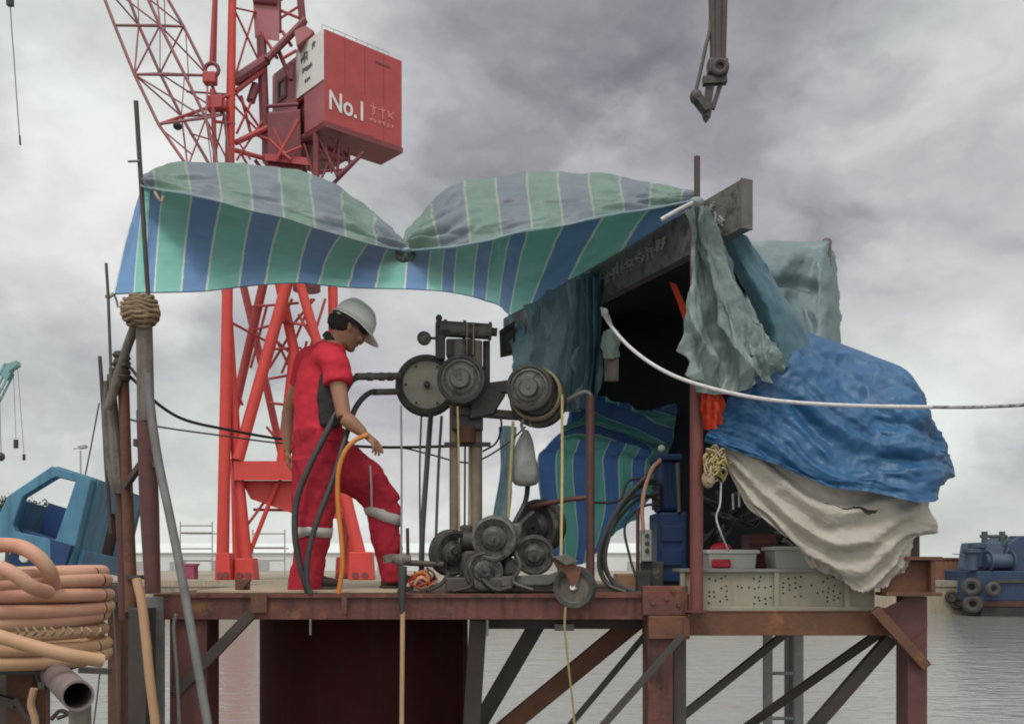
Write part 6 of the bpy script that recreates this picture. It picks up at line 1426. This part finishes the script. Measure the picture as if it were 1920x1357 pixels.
def hand(wr, d, palm_n, side, curl, m):
    """palm and five unequal fingers; d: fingers' direction, palm_n: out of the palm, side: thumb side"""
    d = d.normalized(); palm_n = (palm_n - d * palm_n.dot(d)).normalized(); side = (side - d * side.dot(d) - palm_n * side.dot(palm_n)).normalized()
    loft(m, [(wr, side * .027, palm_n * .019), (wr + d * .03, side * .035, palm_n * .017), (wr + d * .065, side * .042, palm_n * .015), (wr + d * .088, side * .041, palm_n * .012)], 14)
    for k, (off, ln) in enumerate(((.031, .072), (.010, .080), (-.011, .074), (-.031, .058))):
        p0 = wr + d * .080 + side * off; c = curl[k]
        d1 = (d * math.cos(c) + palm_n * math.sin(c)); d2 = d * math.cos(c * 2) + palm_n * math.sin(c * 2); d3 = d * math.cos(c * 2.7) + palm_n * math.sin(c * 2.7)
        sp_v = side * off * .12
        p1 = p0 + d1 * ln * .45 + sp_v; p2 = p1 + d2 * ln * .32; p3 = p2 + d3 * ln * .25
        m.tube([p0 - d * .02, p0, p1, p2, p3], [.0095, .0095, .009, .0085, .0072], n=9, seg=16)
    t0 = wr + d * .028 + side * .026; t1 = t0 + (side * .75 + d * .55 + palm_n * .35).normalized() * .035; t2 = t1 + (d * .85 + side * .25 + palm_n * .45).normalized() * .032; t3 = t2 + (d + palm_n * .4).normalized() * .024
    m.tube([t0 - side * .012, t0, t1, t2, t3], [.013, .0125, .0105, .0095, .0078], n=9, seg=18)
hand(wrR, (W(706, 832, 5.27) - wrR), V((-.1, .25, -1)), V((.25, 1, .1)), (.30, .42, .5, .55), b)
hand(wrL, V((.08, -.1, -1)), V((.9, .2, 0)), V((.2, -1, 0)), (.35, .45, .5, .5), b)
# hidden trunk and legs so the figure is one body
loft(b, [(neckb - UP * .01, RT * .10, FW * .065), (chest, RT * .15, FW * .10), (waist, RT * .13, FW * .09), (hip, RT * .14, FW * .10)], 20)
legS = [W(588, 862, 5.46), W(586, 985, 5.42), W(573, 1082, 5.42)]
legB = [W(630, 862, 5.56), W(722, 945, 5.62), W(736, 1078, 5.62)]
limb(b, legS, [.075, .055, .04]); limb(b, legB, [.075, .055, .04])
body = b.build('body', 'skin', wk); remesh(body, .0052, 4)
# --- eyes
for s_ in (1, -1):
    MB().ball(hc_ + HF * .087 + HR * .031 * s_ + HU * .006, .011, (1, 1, .8), 10, 8).build('eye', 'paint_white', body)
    MB().ball(hc_ + HF * .0955 + HR * .031 * s_ + HU * .004, .0055, (1, 1, 1), 8, 6).build('pupil', 'hair', body)
    MB().tube([hc_ + HF * .090 + HR * .014 * s_ + HU * .022, hc_ + HF * .094 + HR * .03 * s_ + HU * .027, hc_ + HF * .084 + HR * .05 * s_ + HU * .022], .005, n=6).build('eyebrow', 'hair', body)
# --- hair
h = MB()
secs = []
for t, k in ((-.075, .5), (-.055, .86), (-.02, 1.0), (.03, 1.03), (.075, .92), (.11, .6), (.126, .2)):
    secs.append((hc_ + HU * t - HF * (.022 + (.02 if t < 0 else 0)), HR * .079 * k, HF * .087 * k))
loft(h, secs, 24); hair = h.build('hair', 'hair', wk); remesh(hair, .007, 4, ((.012, .02),))
# --- helmet: shell, brim, suspension
hm = MB(); secs = []
HS = .94; ho = hc_ + HU * .034 + HF * .008
for t, k in ((0, 1.0), (.025, 1.0), (.05, .97), (.075, .90), (.098, .76), (.115, .55), (.125, .3), (.128, .05)):
    secs.append((ho + HU * t * HS, HR * .108 * k * HS, HF * .134 * k * HS))
loft(hm, secs, 40, cap=False); hm_o = hm.build('helmet', 'helmet_white', wk, ang=0); hm_o.modifiers.new('t', 'SOLIDIFY').thickness = .004
br = MB()
def brim(e, dz): 
    pts = []
    for j in range(48):
        t = 2 * math.pi * j / 48; fx = math.cos(t); k = 1 + e * (.10 + (.42 * max(0, fx) ** 2.2))
        k *= HS; pts.append(ho + HF * math.cos(t) * .134 * k + HR * math.sin(t) * .108 * (1 + e * .12) + HU * (dz - e * .014 * (1 + max(0, fx))))
    return pts
i0, i1 = brim(-.02, .004), brim(1, .002); j0, j1 = brim(-.02, -.001), brim(1, -.003)
for a, c in ((i0, i1), (j0, j1), (i1, j1)):
    k = len(br.v); br.v += a + c
    for j in range(48): br.f.append((k + j, k + (j + 1) % 48, k + 48 + (j + 1) % 48, k + 48 + j))
br.build('brim', 'helmet_white', hm_o)
rd = MB()
rd.tube([ho + HF * .112 + HU * .056, ho + HF * .070 + HU * .111, ho + HU * .124, ho - HF * .070 + HU * .111, ho - HF * .112 + HU * .056], [.008, .011, .012, .011, .008], n=8); rd.build('ridge', 'helmet_white', hm_o)
MB().torus(ho - HU * .018 - HF * .01, HU, .093, .012, 36, 8, 1.6).build('headband', 'cloth_black', hm_o)
MB().bar(ho - HF * .095 + HR * .06 - HU * .02, ho - HF * .115 - HR * .02 - HU * .02, .03, .012).build('strap', 'grey_paper', hm_o)
# --- shirt
s = MB()
loft(s, [(W(619, 645, 5.52), RT * .085, FW * .075), (W(613, 656, 5.52), RT * .15, FW * .088), (W(606, 680), RT * .205, FW * .112), (W(601, 715), RT * .20, FW * .132), (W(597, 755), RT * .182, FW * .133), (W(595, 790), RT * .175, FW * .130), (W(596, 815), RT * .182, FW * .132), (W(597, 832), RT * .188, FW * .135)], 36)
limb(s, [W(608, 668, 5.42), shR, shR.lerp(elR, .22), shR.lerp(elR, .40)], [.080, .085, .080, .078])
limb(s, [W(598, 668, 5.6), shL, shL.lerp(elL, .30), shL.lerp(elL, .52)], [.078, .080, .073, .068])
shirt = s.build('shirt', 'shirt_red', wk); remesh(shirt, .008, 6, ((.030, .16), (.012, .07)))
cl = MB(); 
for k in range(3): cl.torus(W(623 + k * 2, 643 - k * 3, 5.52), (W(646, 620, 5.51) - W(612, 656, 5.52)), .062 - .002 * k, .011, 28, 8)
cl.build('collar', 'cloth_black', shirt)
# dark side panel between arm and trunk
pn = MB(); loft(pn, [(W(608, 700, 5.345), V((.022, 0, 0)), V((0, .02, 0))), (W(611, 735, 5.325), V((.052, 0, 0)), V((0, .026, 0))), (W(616, 768, 5.325), V((.062, 0, 0)), V((0, .028, 0))), (W(620, 800, 5.325), V((.060, 0, 0)), V((0, .024, 0)))], 16)
o = pn.build('side_panel', 'cloth_black', shirt); remesh(o, .009, 4, ((.012, .05),))
# --- trousers
t_ = MB()
loft(t_, [(W(596, 806), RT * .180, FW * .132), (W(598, 835), RT * .186, FW * .145), (W(601, 868), RT * .182, FW * .155), (W(602, 895), RT * .15, FW * .14)], 32)
limb(t_, [W(590, 862, 5.44), W(590, 925, 5.43), W(587, 990, 5.42), W(578, 1050, 5.42), W(572, 1108, 5.42)], [.128, .128, .108, .094, .090], n=22)
limb(t_, [W(622, 862, 5.52), W(672, 892, 5.57), W(712, 932, 5.61), W(722, 950, 5.62)], [.142, .128, .108, .098], n=22)
limb(t_, [W(720, 946, 5.62), W(722, 985, 5.62), W(728, 1040, 5.62), W(735, 1092, 5.62)], [.098, .090, .076, .066], n=22)
tro = t_.build('trousers', 'trouser_red', wk); remesh(tro, .009, 5, ((.045, .15), (.020, .07)))
# reflective bands
def band(c, axis, r, h, fl=1.0):
    m = MB(); n_ = 36; a, x, y = axes(axis)
    for s_ in (-.5, .5):
        for j in range(n_):
            t = 2 * math.pi * j / n_; rr_ = r * (1 + .02 * math.sin(3 * t) + .015 * math.sin(7 * t)); m.v.append(c + a * h * s_ + (x * math.cos(t) + y * math.sin(t)) * rr_)
    for j in range(n_): m.f.append((j, (j + 1) % n_, n_ + (j + 1) % n_, n_ + j))
    o = m.build('reflective_band', 'reflective', tro, ang=0)
    sw = o.modifiers.new('wrap', 'SHRINKWRAP'); sw.target = tro; sw.wrap_method = 'NEAREST_SURFACEPOINT'; sw.wrap_mode = 'OUTSIDE_SURFACE'; sw.offset = .006
    o.modifiers.new('t', 'SOLIDIFY').thickness = .003
band(W(586, 1000, 5.42), W(572, 1108, 5.42) - W(592, 925, 5.43) + V((.06, 0, 0)), .125, .055)
band(W(721, 967, 5.62), V((-.30, 0, -1)), .115, .06)
band(W(676, 896, 5.57), W(712, 932, 5.61) - W(672, 892, 5.57), .10, .012) if False else None
MB().tube([W(694, 872, 5.42), W(696, 905, 5.44), W(697, 952, 5.5)], .006, n=6).build('side_piping', 'reflective', tro)
# --- boots
for (ax_, ay_, dd, dirv, lab) in ((575, 1098, 5.42, V((.75, .25, 0)), 0), (738, 1092, 5.62, V((.8, .5, 0)), 1)):
    m = MB(); an = P(ax_, ay_, dd); gz = DZ + .02; dv = dirv.normalized(); sd_ = V((dv.y, -dv.x, 0))
    base = V((an.x, an.y, gz))
    loft(m, [(base - dv * .07 + UP * .03, sd_ * .036, UP * .03), (base - dv * .04 + UP * .05, sd_ * .044, UP * .05), (base + dv * .03 + UP * .05, sd_ * .046, UP * .048), (base + dv * .11 + UP * .036, sd_ * .05, UP * .034), (base + dv * .17 + UP * .03, sd_ * .045, UP * .026), (base + dv * .195 + UP * .025, sd_ * .025, UP * .015)], 18)
    m.tube([base + UP * .06 - dv * .01, base + UP * .16 - dv * .015], [.05, .052], n=16, smooth=False)
    o = m.build('boot', 'boot_leather', wk); remesh(o, .008, 4)
    MB().prism([base + dv * x_ + sd_ * y_ for x_, y_ in ((-.075, -.035), (-.075, .035), (0, .042), (.12, .05), (.185, .035), (.2, 0), (.185, -.035), (.12, -.05), (0, -.042))], UP * .016).build('sole', 'rubber', o, smooth=False)
